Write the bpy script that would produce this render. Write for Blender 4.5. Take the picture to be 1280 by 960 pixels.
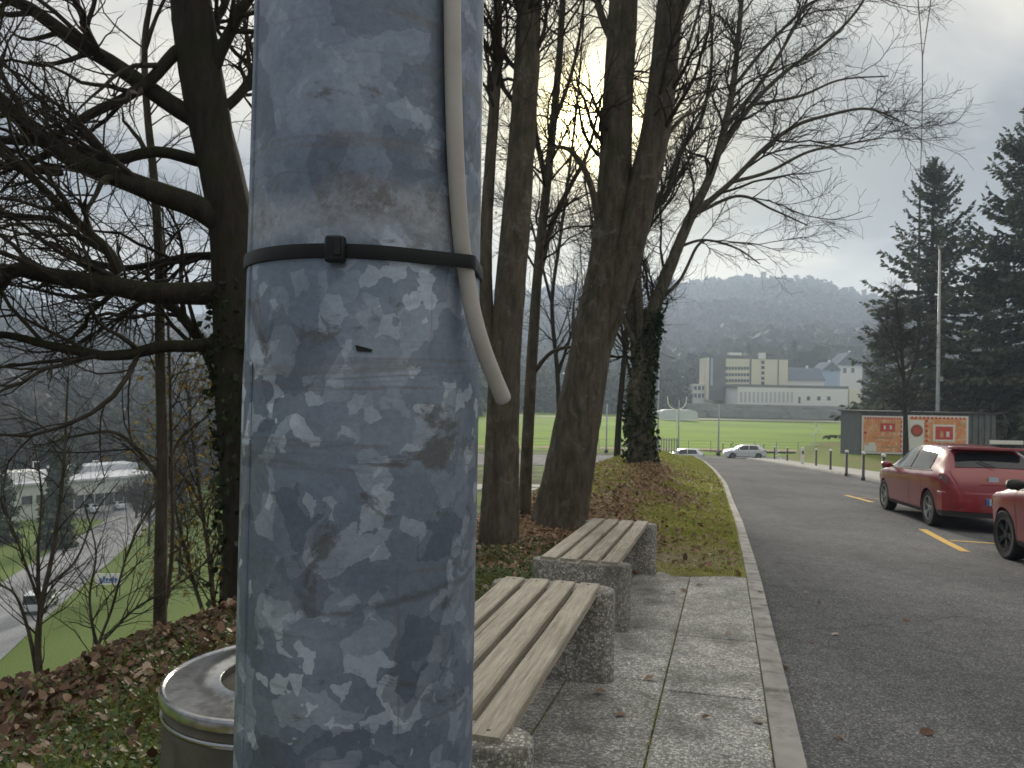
import bpy, bmesh, math
import numpy as np
from mathutils import Vector, Matrix

for o in list(bpy.data.objects):
    bpy.data.objects.remove(o, do_unlink=True)
SC = bpy.context.scene
COL = SC.collection
rad = math.radians

# ------------------------------------------------------------------ camera
F, CX, CY = 960.0, 640.0, 480.0          # focal length and centre in the photograph's pixels
PITCH, ROLL = math.atan(10 / 960), 0.020
CAM = np.array([0.0, 0.0, 1.35])
FW = np.array([0, math.cos(PITCH), math.sin(PITCH)])
_r0, _u0 = np.array([1.0, 0, 0]), np.array([0, -math.sin(PITCH), math.cos(PITCH)])
RT = math.cos(ROLL) * _r0 + math.sin(ROLL) * _u0
UP = -math.sin(ROLL) * _r0 + math.cos(ROLL) * _u0
cd = bpy.data.cameras.new('camera')
cd.sensor_width = 36; cd.lens = 27; cd.clip_start = 0.02; cd.clip_end = 6000
cd.dof.use_dof = True; cd.dof.focus_distance = 0.6; cd.dof.aperture_fstop = 27 / 0.75
cam = bpy.data.objects.new('camera', cd); COL.objects.link(cam)
M = Matrix(((RT[0], UP[0], -FW[0], CAM[0]), (RT[1], UP[1], -FW[1], CAM[1]), (RT[2], UP[2], -FW[2], CAM[2]), (0, 0, 0, 1)))
cam.matrix_world = M
SC.camera = cam

# ------------------------------------------------------------------ sky and sun
SUN_AZ = math.atan2(95, 960)              # to the right of +Y
SUN_EL = math.atan(346 / 964)
SUN = np.array([math.sin(SUN_AZ) * math.cos(SUN_EL), math.cos(SUN_AZ) * math.cos(SUN_EL), math.sin(SUN_EL)])
W = bpy.data.worlds.new('World'); SC.world = W; W.use_nodes = True
nt = W.node_tree; N = nt.nodes; Lk = nt.links; N.clear()
def wn(t, **k):
    n = N.new(t)
    for a, b in k.items(): setattr(n, a, b)
    return n
def wmath(op, a, b=None, clamp=False):
    n = wn('ShaderNodeMath', operation=op, use_clamp=clamp)
    for i, v in enumerate((a, b)):
        if v is None: continue
        if isinstance(v, (int, float)): n.inputs[i].default_value = v
        else: Lk.new(v, n.inputs[i])
    return n.outputs[0]
sky = wn('ShaderNodeTexSky', sky_type='NISHITA', sun_disc=False)
sky.sun_elevation = SUN_EL; sky.sun_rotation = SUN_AZ; sky.air_density = 1.2; sky.dust_density = 2.0
bg1 = wn('ShaderNodeBackground'); bg1.inputs[1].default_value = 0.10; Lk.new(sky.outputs[0], bg1.inputs[0])
tc = wn('ShaderNodeTexCoord'); nrm = wn('ShaderNodeVectorMath', operation='NORMALIZE'); Lk.new(tc.outputs['Generated'], nrm.inputs[0])
sp = wn('ShaderNodeSeparateXYZ'); Lk.new(nrm.outputs[0], sp.inputs[0])
zc = wmath('MAXIMUM', sp.outputs[2], 0.0)
zz = wmath('ADD', zc, 0.16)
cb = wn('ShaderNodeCombineXYZ'); Lk.new(wmath('DIVIDE', sp.outputs[0], zz), cb.inputs[0]); Lk.new(wmath('DIVIDE', sp.outputs[1], zz), cb.inputs[1])
def wnoise(scale, detail, rough, off, dist=0.0):
    mp = wn('ShaderNodeMapping'); mp.inputs[1].default_value = off; Lk.new(cb.outputs[0], mp.inputs[0])
    n = wn('ShaderNodeTexNoise'); n.inputs['Scale'].default_value = scale; n.inputs['Detail'].default_value = detail
    n.inputs['Roughness'].default_value = rough; n.inputs['Distortion'].default_value = dist
    Lk.new(mp.outputs[0], n.inputs['Vector']); return n.outputs[0]
cl = wnoise(0.75, 6, 0.52, (15.0, 14.2, 0), 0.5)
rp = wn('ShaderNodeValToRGB'); Lk.new(cl, rp.inputs[0])
e = rp.color_ramp.elements
e[0].position = 0.41; e[0].color = (0.28, 0.31, 0.355, 1)
e[1].position = 0.61; e[1].color = (0.98, 0.93, 0.82, 1)
m_ = rp.color_ramp.elements.new(0.46); m_.color = (0.45, 0.475, 0.515, 1)
m_ = rp.color_ramp.elements.new(0.53); m_.color = (0.67, 0.66, 0.635, 1)
# brightness: overcast law (brighter towards the zenith) and the thin cloud round the sun
dt = wn('ShaderNodeVectorMath', operation='DOT_PRODUCT'); Lk.new(nrm.outputs[0], dt.inputs[0]); dt.inputs[1].default_value = tuple(SUN)
dpos = wmath('MAXIMUM', dt.outputs['Value'], 0.0)
g1 = wmath('MULTIPLY', wmath('POWER', dpos, 18.0), 0.70)
g2 = wmath('MULTIPLY', wmath('POWER', dpos, 150.0), 2.4)
g3 = wmath('MULTIPLY', wmath('POWER', dpos, 1300.0), 45.0)
lum = wmath('ADD', wmath('MULTIPLY', zc, 1.05), 0.70)
sc_ = wn('ShaderNodeVectorMath', operation='SCALE'); Lk.new(rp.outputs[0], sc_.inputs[0]); Lk.new(lum, sc_.inputs['Scale'])
glow = wn('ShaderNodeVectorMath', operation='SCALE'); glow.inputs[0].default_value = (1.0, 0.84, 0.42)
Lk.new(wmath('MULTIPLY', wmath('ADD', wmath('ADD', g1, g2), g3), wmath('ADD', cl, 0.25)), glow.inputs['Scale'])
ad = wn('ShaderNodeVectorMath', operation='ADD'); Lk.new(sc_.outputs[0], ad.inputs[0]); Lk.new(glow.outputs[0], ad.inputs[1])
bg2 = wn('ShaderNodeBackground'); bg2.inputs[1].default_value = 0.68; Lk.new(ad.outputs[0], bg2.inputs[0])
mk = wn('ShaderNodeMapRange'); Lk.new(wnoise(0.8, 4, 0.5, (9.0, 4.0, 2.0)), mk.inputs[0])
mk.inputs[1].default_value = 0.28; mk.inputs[2].default_value = 0.42; mk.inputs[3].default_value = 0.88; mk.inputs[4].default_value = 1.0
mx = wn('ShaderNodeMixShader'); Lk.new(mk.outputs[0], mx.inputs[0]); Lk.new(bg1.outputs[0], mx.inputs[1]); Lk.new(bg2.outputs[0], mx.inputs[2])
wo = wn('ShaderNodeOutputWorld'); Lk.new(mx.outputs[0], wo.inputs[0])

sl = bpy.data.lights.new('sun', 'SUN'); sl.energy = 3.0; sl.angle = rad(10); sl.color = (1.0, 0.93, 0.80)
so = bpy.data.objects.new('sun', sl); COL.objects.link(so)
so.rotation_euler = Vector(SUN).to_track_quat('Z', 'Y').to_euler(); so.location = (0, 0, 60)

SC.view_settings.view_transform = 'Standard'; SC.view_settings.look = 'None'
SC.view_settings.gamma = 1; SC.view_settings.use_curve_mapping = False
SC.view_settings.exposure = 0.2
SC.render.engine = 'CYCLES'
SC.cycles.use_denoising = True
SC.cycles.max_bounces = 6; SC.cycles.diffuse_bounces = 3; SC.cycles.glossy_bounces = 3
SC.cycles.transmission_bounces = 4; SC.cycles.volume_bounces = 1; SC.cycles.transparent_max_bounces = 8
SC.cycles.sample_clamp_indirect = 6.0

# ------------------------------------------------------------------ pixel -> place
def ray(px, py):
    return FW + RT * (px - CX) / F + UP * (CY - py) / F
def at(px, py, Y):
    d = ray(px, py); return CAM + d * (Y / d[1])
def on_ground(px, py, fn, y0=1.5, y1=400.0):
    d = ray(px, py); ys = np.concatenate([np.arange(y0, 100, 0.05), np.arange(100, y1, 0.5)])
    P = CAM[None] + d[None] * (ys / d[1])[:, None]
    below = np.nonzero(P[:, 2] <= fn(P[:, 0], P[:, 1]))[0]
    return P[below[0]] if len(below) else P[-1]

# ------------------------------------------------------------------ terrain heights
def table(pts, lo, hi, step=0.25, smooth=9):
    xs = np.arange(lo - 20, hi + 20, step)
    p = np.array(pts, float); v = np.interp(xs, p[:, 0], p[:, 1])
    s0 = (p[1, 1] - p[0, 1]) / (p[1, 0] - p[0, 0]); v = np.where(xs < p[0, 0], p[0, 1] + s0 * (xs - p[0, 0]), v)
    s1 = (p[-1, 1] - p[-2, 1]) / (p[-1, 0] - p[-2, 0]); v = np.where(xs > p[-1, 0], p[-1, 1] + s1 * (xs - p[-1, 0]), v)
    k = np.hanning(smooth + 2)[1:-1]; k /= k.sum()
    v = np.convolve(np.pad(v, smooth // 2, mode='edge'), k, 'valid')
    return lambda q: np.interp(q, xs, v)
DROP = table([(-30, 0.9), (0, 1.35), (4, 1.50), (5, 1.56), (7.2, 1.66), (10, 1.88), (14, 2.19), (18, 2.42), (25, 2.72), (31, 2.98), (41, 3.57), (53, 4.3), (62, 4.82),
              (70, 5.95), (76, 6.36), (82, 6.4), (120, 6.4)], -60, 400)
XK = table([(0, 0.21), (3.08, 1.08), (7.03, 2.18), (13.3, 3.9), (23.5, 6.5), (45, 11.25), (60, 14.25), (80, 18)], -60, 400, smooth=17)   # kerb line
XR = table([(0, 6.2), (14, 9.95), (30, 14.0), (54, 17.9), (64, 19.6), (80, 22)], -60, 400, smooth=17)                                    # far road edge
XE = table([(-20, -5), (0, -2.6), (3.5, -2.05), (4.4, -1.95), (5.3, -1.68), (9, -0.95), (15, 1.2), (24, 3.0), (45, 8.3), (60, 12), (80, 16)], -60, 400, smooth=13)
def sstep(a, b, x):
    t = np.clip((x - a) / (b - a), 0, 1); return t * t * (3 - 2 * t)
def vnoise(x, y, s, seed=0):
    x = np.asarray(x, float) * s + seed * 17.3; y = np.asarray(y, float) * s + seed * 9.1
    xi, yi = np.floor(x), np.floor(y); fx, fy = x - xi, y - yi
    fx = fx * fx * (3 - 2 * fx); fy = fy * fy * (3 - 2 * fy)
    h = lambda a, b: np.mod(np.sin(a * 127.1 + b * 311.7) * 43758.5453, 1.0)
    return (h(xi, yi) * (1 - fx) + h(xi + 1, yi) * fx) * (1 - fy) + (h(xi, yi + 1) * (1 - fx) + h(xi + 1, yi + 1) * fx) * fy
VALLEY, FIELD = -19.2, -5.05
def gz(x, y):
    x = np.asarray(x, float); y = np.asarray(y, float)
    lat = (x - XK(y)) * 0.966
    zm = 1.35 - DROP(y) - 0.03 * np.clip(lat, 0, 7)
    zm = zm + 0.13 * np.exp(-((y - 17.5) / 4.5) ** 2) * sstep(1.0, 3.5, lat)
    yard = 1.35 - np.minimum(DROP(y), 3.5) - 0.1
    zm = zm + 0.52 * sstep(0.25, 2.3, -lat) * sstep(8.5, 17, y) * sstep(58, 40, y)
    w = sstep(7.4, 10.5, lat) * sstep(30, 44, y) * sstep(76, 64, y); zm = zm * (1 - w) + yard * w
    d = (XE(y) - x) * 0.95
    dd = np.maximum(d, 0)
    bank = zm - np.where(dd < 0.8, 0.45 * dd * dd, 0.288 + (dd - 0.8) * 0.72)
    a = x / np.maximum(y, 1.0)
    s = sstep(-0.34, -0.07, a) * sstep(18, 40, y)
    T = VALLEY * (1 - s) + FIELD * s
    z = np.where(d > 0, np.maximum(bank, T), zm)
    z = np.where(y > 74, np.maximum(np.where(d > 0, T, zm), np.where(d > 0, T, zm)), z)
    up = sstep(241.5, 244, y) * sstep(0.19, 0.235, a)
    return z + up * 4.0

# ------------------------------------------------------------------ mesh helpers
def mesh_np(name, V, Fq=None, Ft=None):
    V = np.asarray(V, np.float32).reshape(-1, 3)
    loops, starts, n = [], [], 0
    if Fq is not None and len(Fq):
        Fq = np.asarray(Fq, np.int32).reshape(-1, 4); loops.append(Fq.ravel()); starts.append(np.arange(len(Fq)) * 4); n = len(Fq) * 4
    if Ft is not None and len(Ft):
        Ft = np.asarray(Ft, np.int32).reshape(-1, 3); loops.append(Ft.ravel()); starts.append(np.arange(len(Ft)) * 3 + n)
    lp = np.concatenate(loops).astype(np.int32); st = np.concatenate(starts).astype(np.int32)
    me = bpy.data.meshes.new(name); me.vertices.add(len(V)); me.vertices.foreach_set('co', V.ravel())
    me.loops.add(len(lp)); me.loops.foreach_set('vertex_index', lp)
    me.polygons.add(len(st)); me.polygons.foreach_set('loop_start', st)
    me.update(calc_edges=True); me.validate()
    return me
def link(name, me, mat=None, parent=None, smooth=False):
    o = bpy.data.objects.new(name, me); COL.objects.link(o)
    if mat is not None and me is not None:
        for m in (mat if isinstance(mat, (list, tuple)) else [mat]): me.materials.append(m)
    if parent is not None: o.parent = parent
    if smooth and me is not None: me.polygons.foreach_set('use_smooth', np.ones(len(me.polygons), bool))
    return o
def tag(o, label=None, cat=None, group=None, kind=None):
    if label: o['label'] = label
    if cat: o['category'] = cat
    if group: o['group'] = group
    if kind: o['kind'] = kind
    return o
def empty(name, loc=(0, 0, 0), rz=0.0, label=None, cat=None, group=None, rx=0.0):
    o = bpy.data.objects.new(name, None); COL.objects.link(o); o.location = [float(v) for v in loc]; o.rotation_euler = (rx, 0, rz); o.empty_display_size = 0.1
    return tag(o, label, cat, group)
def copy_tree(o, parent=None):
    c = o.copy(); COL.objects.link(c); c.parent = parent
    for ch in [x for x in bpy.data.objects if x.parent == o]: copy_tree(ch, c)
    return c
class MB:
    def __init__(s): s.v = []; s.f = []; s.m = []; s.mi = 0
    def add(s, V, Fc):
        b = len(s.v); s.v += [tuple(map(float, p)) for p in V]; s.f += [tuple(b + i for i in f) for f in Fc]; s.m += [s.mi] * len(Fc); return s
    def box(s, c, d, rz=0.0, taper=1.0):
        x, y, z = d[0] / 2, d[1] / 2, d[2] / 2; ca, sa = math.cos(rz), math.sin(rz); V = []
        for k, (i, j, l) in enumerate([(-1, -1, -1), (1, -1, -1), (1, 1, -1), (-1, 1, -1), (-1, -1, 1), (1, -1, 1), (1, 1, 1), (-1, 1, 1)]):
            t = taper if l > 0 else 1
            a, b = i * x * t, j * y * t; V.append((c[0] + a * ca - b * sa, c[1] + a * sa + b * ca, c[2] + l * z))
        return s.add(V, [(0, 3, 2, 1), (4, 5, 6, 7), (0, 1, 5, 4), (1, 2, 6, 5), (2, 3, 7, 6), (3, 0, 4, 7)])
    def prism(s, poly, z0, z1, bevel=0.0):
        n = len(poly); P = np.array(poly, float); c = P.mean(0)
        rings = [(P, z0), (P, z1 - bevel)] if bevel else [(P, z0), (P, z1)]
        if bevel:
            d = P - c; ln = np.linalg.norm(d, axis=1, keepdims=True); rings.append((c + d * (1 - bevel * 0.35 / ln), z1 - bevel * 0.3)); rings.append((c + d * (1 - bevel / ln), z1))
        V = [(p[0], p[1], z) for R_, z in rings for p in R_]; Fc = []
        for r in range(len(rings) - 1):
            for i in range(n): j = (i + 1) % n; Fc.append((r * n + i, r * n + j, (r + 1) * n + j, (r + 1) * n + i))
        Fc.append(tuple(range(n - 1, -1, -1))); Fc.append(tuple((len(rings) - 1) * n + i for i in range(n)))
        return s.add(V, Fc)
    def lathe(s, prof, n=24, c=(0, 0, 0), axis='z', cap=True):
        V = []; Fc = []
        for r, h in prof:
            for i in range(n):
                a = 2 * math.pi * i / n; p = (r * math.cos(a), r * math.sin(a), h)
                if axis == 'y': p = (p[0], p[2], p[1])
                if axis == 'x': p = (p[2], p[0], p[1])
                V.append((c[0] + p[0], c[1] + p[1], c[2] + p[2]))
        for k in range(len(prof) - 1):
            for i in range(n): j = (i + 1) % n; Fc.append((k * n + i, k * n + j, (k + 1) * n + j, (k + 1) * n + i))
        if cap: Fc.append(tuple(range(n - 1, -1, -1))); Fc.append(tuple((len(prof) - 1) * n + i for i in range(n)))
        return s.add(V, Fc)
    def tube(s, pts, r, n=8):
        P = np.array(pts, float)[None]; R = np.broadcast_to(np.array(r, float), (1, P.shape[1])); V, Q = tubes(P, R, n)
        K = P.shape[1]
        return s.add(V, [tuple(q) for q in Q] + [tuple(range(n)), tuple((K - 1) * n + i for i in range(n - 1, -1, -1))])
    def mesh(s, name):
        me = bpy.data.meshes.new(name); me.from_pydata(s.v, [], s.f)
        if max(s.m, default=0) > 0: me.polygons.foreach_set('material_index', s.m)
        me.update(); return me
    def build(s, name, mat, parent=None, smooth=False, fix=True):
        me = s.mesh(name)
        if fix:
            b = bmesh.new(); b.from_mesh(me); bmesh.ops.recalc_face_normals(b, faces=b.faces); b.to_mesh(me); b.free()
        o = link(name, me, mat, parent, smooth)
        return o
def soften(o, ang=35, bev=None):
    if bev:
        m = o.modifiers.new('bevel', 'BEVEL'); m.width = bev; m.segments = 2; m.limit_method = 'ANGLE'; m.angle_limit = rad(30)
    o.data.polygons.foreach_set('use_smooth', np.ones(len(o.data.polygons), bool))
    o.data.set_sharp_from_angle(angle=rad(ang))
    return o
def tubes(P, R, n):
    P = np.asarray(P, float); Mm, K = P.shape[:2]
    t = np.gradient(P, axis=1); t /= np.linalg.norm(t, axis=2, keepdims=True) + 1e-12
    mean = np.abs(P[:, -1] - P[:, 0]); ref = np.eye(3)[np.argmin(mean, axis=1)][:, None, :]
    u = np.cross(t, np.broadcast_to(ref, t.shape)); u /= np.linalg.norm(u, axis=2, keepdims=True) + 1e-12
    v = np.cross(t, u)
    a = np.arange(n) * 2 * math.pi / n
    V = P[:, :, None, :] + R[:, :, None, None] * (np.cos(a)[None, None, :, None] * u[:, :, None, :] + np.sin(a)[None, None, :, None] * v[:, :, None, :])
    i = np.arange(K - 1)[:, None] * n; j = np.arange(n)[None]; j2 = (j + 1) % n
    q = np.stack([i + j, i + n + j, i + n + j2, i + j2], -1).reshape(-1, 4)
    Q = (q[None] + (np.arange(Mm) * K * n)[:, None, None]).reshape(-1, 4)
    return V.reshape(-1, 3), Q
def merge(parts):
    Vs, Qs, b = [], [], 0
    for V, Q in parts: Vs.append(V); Qs.append(Q + b); b += len(V)
    return np.concatenate(Vs), np.concatenate(Qs)
def spline(pts, n):
    p = np.array(pts, float); k = len(p)
    if k == 2: return p[0] + (p[1] - p[0]) * np.linspace(0, 1, n)[:, None]
    e_ = np.vstack([2 * p[0] - p[1], p, 2 * p[-1] - p[-2]]); ts = np.linspace(0, k - 1 - 1e-9, n); i = ts.astype(int); f = (ts - i)[:, None]
    a, b, c, d = e_[i], e_[i + 1], e_[i + 2], e_[i + 3]
    return 0.5 * (2 * b + (c - a) * f + (2 * a - 5 * b + 4 * c - d) * f ** 2 + (3 * b - a - 3 * c + d) * f ** 3)

# ------------------------------------------------------------------ materials
MATS = {}
def material(name):
    m = bpy.data.materials.new(name); m.use_nodes = True; MATS[name] = m
    t = m.node_tree; return m, t.nodes, t.links, t.nodes['Principled BSDF']
def rgba(c): return (c[0], c[1], c[2], 1)
def tnoise(nodes, links, scale, detail=5, rough=0.6, coord='Object', stretch=None, dist=0.0):
    t = nodes.new('ShaderNodeTexCoord'); n = nodes.new('ShaderNodeTexNoise')
    n.inputs['Scale'].default_value = scale; n.inputs['Detail'].default_value = detail; n.inputs['Roughness'].default_value = rough; n.inputs['Distortion'].default_value = dist
    src = t.outputs[coord]
    if stretch: mp = nodes.new('ShaderNodeMapping'); mp.inputs[3].default_value = stretch; links.new(src, mp.inputs[0]); src = mp.outputs[0]
    links.new(src, n.inputs['Vector']); return n.outputs[0]
def ramp(nodes, links, src, stops):
    r = nodes.new('ShaderNodeValToRGB'); links.new(src, r.inputs[0]); el = r.color_ramp.elements
    while len(el) < len(stops): el.new(0.5)
    for k, (p, c) in enumerate(stops): el[k].position = p; el[k].color = rgba(c)
    return r.outputs[0]
def mixc(nodes, links, fac, a, b, mode='MIX'):
    m = nodes.new('ShaderNodeMix'); m.data_type = 'RGBA'; m.blend_type = mode
    for k, v in ((0, fac), (6, a), (7, b)):
        if isinstance(v, (int, float)): m.inputs[k].default_value = v
        elif isinstance(v, tuple): m.inputs[k].default_value = rgba(v)
        else: links.new(v, m.inputs[k])
    return m.outputs[2]
def bump(nodes, links, bsdf, src, strength, dist=0.01):
    b = nodes.new('ShaderNodeBump'); b.inputs['Strength'].default_value = strength; b.inputs['Distance'].default_value = dist
    links.new(src, b.inputs['Height']); links.new(b.outputs[0], bsdf.inputs['Normal'])
def pmat(name, c1, c2=None, scale=4.0, rough=0.8, metal=0.0, bmp=0.0, bscale=None, bdist=0.01, c3=None, s3=30.0, f3=0.5, detail=6, coord='Object', spec=0.5, stretch=None, rnd=0.0, coat=0.0, trans=0.0, stops=(0.35, 0.65)):
    m, n, l, b = material(name)
    c2 = c2 or c1
    f = tnoise(n, l, scale, detail, coord=coord, stretch=stretch)
    c = ramp(n, l, f, [(stops[0], c1), (stops[1], c2)])
    if c3 is not None:
        g = tnoise(n, l, s3, 3, coord=coord, stretch=stretch); mr = n.new('ShaderNodeMapRange'); l.new(g, mr.inputs[0]); mr.inputs[1].default_value = 0.5; mr.inputs[2].default_value = 0.68
        mm = n.new('ShaderNodeMath'); mm.operation = 'MULTIPLY'; l.new(mr.outputs[0], mm.inputs[0]); mm.inputs[1].default_value = f3
        c = mixc(n, l, mm.outputs[0], c, c3)
    if rnd:
        oi = n.new('ShaderNodeObjectInfo'); hs = n.new('ShaderNodeHueSaturation'); mr = n.new('ShaderNodeMapRange'); l.new(oi.outputs['Random'], mr.inputs[0])
        mr.inputs[3].default_value = 1 - rnd; mr.inputs[4].default_value = 1 + rnd; l.new(mr.outputs[0], hs.inputs['Value']); l.new(c, hs.inputs['Color']); c = hs.outputs[0]
    l.new(c, b.inputs['Base Color']); b.inputs['Roughness'].default_value = rough; b.inputs['Metallic'].default_value = metal; b.inputs['Specular IOR Level'].default_value = spec
    if coat: b.inputs['Coat Weight'].default_value = coat; b.inputs['Coat Roughness'].default_value = 0.08
    if bmp: bump(n, l, b, tnoise(n, l, bscale or scale * 4, 5, coord=coord, stretch=stretch), bmp, bdist)
    return m
def island_mat(name, stops, rough=0.75, trans=0.3, spec=0.3):
    m, n, l, b = material(name); g = n.new('ShaderNodeNewGeometry')
    c = ramp(n, l, g.outputs['Random Per Island'], stops); l.new(c, b.inputs['Base Color']); b.inputs['Roughness'].default_value = rough; b.inputs['Specular IOR Level'].default_value = spec
    if trans:
        tr = n.new('ShaderNodeBsdfTranslucent'); l.new(c, tr.inputs[0]); mx_ = n.new('ShaderNodeMixShader'); mx_.inputs[0].default_value = trans
        l.new(b.outputs[0], mx_.inputs[1]); l.new(tr.outputs[0], mx_.inputs[2]); l.new(mx_.outputs[0], n['Material Output'].inputs[0])
    return m
def pebble_mat(name, light, dark, scale=110.0, rnd=0.08, moss=0.0, dirt=(0.06, 0.06, 0.05)):
    m, n, l, b = material(name); t = n.new('ShaderNodeTexCoord')
    v = n.new('ShaderNodeTexVoronoi'); v.inputs['Scale'].default_value = scale; l.new(t.outputs['Object'], v.inputs['Vector'])
    v2 = n.new('ShaderNodeTexVoronoi'); v2.feature = 'DISTANCE_TO_EDGE'; v2.inputs['Scale'].default_value = scale; l.new(t.outputs['Object'], v2.inputs['Vector'])
    sx = n.new('ShaderNodeSeparateColor'); l.new(v.outputs['Color'], sx.inputs[0])
    c = ramp(n, l, sx.outputs[0], [(0.0, dark), (0.45, tuple(0.6 * a + 0.4 * b_ for a, b_ in zip(dark, light))), (0.8, light), (1.0, tuple(min(1, a * 1.35) for a in light))])
    e_ = ramp(n, l, v2.outputs['Distance'], [(0.0, (0, 0, 0)), (0.12, (1, 1, 1))])
    c = mixc(n, l, e_, tuple(a * 0.55 for a in dark), c)
    c = mixc(n, l, ramp(n, l, tnoise(n, l, 3.0, 7, 0.65), [(0.42, (0, 0, 0)), (0.7, (0.75, 0.75, 0.75))]), c, dirt)
    if moss: c = mixc(n, l, ramp(n, l, tnoise(n, l, 5.0, 6, 0.7), [(0.5, (0, 0, 0)), (0.68, (moss, moss, moss))]), c, (0.05, 0.06, 0.02))
    if rnd:
        oi = n.new('ShaderNodeObjectInfo'); hs = n.new('ShaderNodeHueSaturation'); mr = n.new('ShaderNodeMapRange'); l.new(oi.outputs['Random'], mr.inputs[0])
        mr.inputs[3].default_value = 1 - rnd; mr.inputs[4].default_value = 1 + rnd; l.new(mr.outputs[0], hs.inputs['Value']); l.new(c, hs.inputs['Color']); c = hs.outputs[0]
    l.new(c, b.inputs['Base Color']); b.inputs['Roughness'].default_value = 0.8
    bump(n, l, b, v2.outputs['Distance'], 0.5, 0.004)
    return m
def bark_mat(name, c1, c2, moss=0.5, scale=14.0, mossc=(0.035, 0.05, 0.012), lichen=0.0):
    m, n, l, b = material(name)
    f = tnoise(n, l, scale, 8, 0.7, stretch=(1, 1, 0.22)); c = ramp(n, l, f, [(0.3, c1), (0.7, c2)])
    if moss:
        k = tnoise(n, l, 3.5, 6, 0.65); g = n.new('ShaderNodeNewGeometry'); sx = n.new('ShaderNodeSeparateXYZ'); l.new(g.outputs['Normal'], sx.inputs[0])
        mm = n.new('ShaderNodeMath'); mm.operation = 'MULTIPLY_ADD'; l.new(sx.outputs[2], mm.inputs[0]); mm.inputs[1].default_value = 0.18; l.new(k, mm.inputs[2])
        c = mixc(n, l, ramp(n, l, mm.outputs[0], [(0.5, (0, 0, 0)), (0.72, (moss, moss, moss))]), c, mossc)
    if lichen: c = mixc(n, l, ramp(n, l, tnoise(n, l, 4.5, 7, 0.7, dist=0.4), [(0.56, (0, 0, 0)), (0.64, (lichen, lichen, lichen))]), c, (0.20, 0.19, 0.165))
    l.new(c, b.inputs['Base Color']); b.inputs['Roughness'].default_value = 0.9; b.inputs['Specular IOR Level'].default_value = 0.25
    bump(n, l, b, f, 1.0, 0.04)
    return m

# ------------------------------------------------------------------ the setting
RNG = np.random.default_rng(7)
def ground_cover_mat():
    m, n, l, b = material('ground_cover')
    a = n.new('ShaderNodeAttribute'); a.attribute_name = 'cover'
    f = tnoise(n, l, 9.0, 8, 0.7); g = tnoise(n, l, 60.0, 4, 0.7)
    v = ramp(n, l, f, [(0.25, (0.55, 0.55, 0.55)), (0.75, (1.35, 1.3, 1.25))]); c = mixc(n, l, 1.0, a.outputs['Color'], v, 'MULTIPLY')
    w = ramp(n, l, g, [(0.3, (0.6, 0.6, 0.6)), (0.7, (1.3, 1.3, 1.3))]); c = mixc(n, l, 0.8, c, w, 'MULTIPLY')
    l.new(c, b.inputs['Base Color']); b.inputs['Roughness'].default_value = 0.95; b.inputs['Specular IOR Level'].default_value = 0.15
    bump(n, l, b, f, 0.6, 0.03)
    return m
us = np.concatenate([-np.sinh(np.linspace(math.asinh(420 / 1.6), math.asinh(2.0 / 1.6), 150)) * 1.6, np.linspace(-1.95, -0.1, 26), [-0.04, 0.02, 0.06, 0.12],
                     np.linspace(0.5, 6.5, 12), 6.5 + np.sinh(np.linspace(0.05, math.asinh(450 / 3.0), 90)) * 3.0])
ys = np.concatenate([np.linspace(-40, -2.4, 20), np.linspace(-2, 12, 130), 12 + np.sinh(np.linspace(0.03, math.asinh(420 / 8.0), 190)) * 8.0])
UU, YY = np.meshgrid(us, ys, indexing='ij'); XX = XK(YY) + UU / 0.966
ZZ = gz(XX, YY)
road_w = (XR(YY) - XK(YY)) * 0.966
on_road = (UU > 0.03) & (UU < road_w + 0.3) & (YY < 76)
d_edge = (XE(YY) - XX) * 0.95
paved = (UU > -1.52) & (UU <= 0.03) & (YY < 7.02)
bumpy = (vnoise(XX, YY, 2.1, 1) - 0.5) * 0.10 + (vnoise(XX, YY, 6.3, 2) - 0.5) * 0.03
ZZ = ZZ + np.where(on_road, -0.2, np.where(paved, -0.010, bumpy * sstep(0.0, 0.5, -UU - 0.05) * sstep(0, 0.6, np.where(YY < 7.0, -UU - 1.5, 1.0))))
V = np.stack([XX, YY, ZZ], -1).reshape(-1, 3)
ni, nj = XX.shape; idx = np.arange(ni * nj).reshape(ni, nj)
Q = np.stack([idx[:-1, :-1], idx[1:, :-1], idx[1:, 1:], idx[:-1, 1:]], -1).reshape(-1, 4)
me = mesh_np('ground', V, Q)
litter = np.array([0.24, 0.155, 0.10]); soil = np.array([0.045, 0.036, 0.026]); grass_n = np.array([0.27, 0.27, 0.07]); lawn = np.array([0.16, 0.275, 0.0]); lowgrass = np.array([0.125, 0.18, 0.042]); mossy = np.array([0.035, 0.04, 0.018]); gravel = np.array([0.22, 0.21, 0.19])
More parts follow.
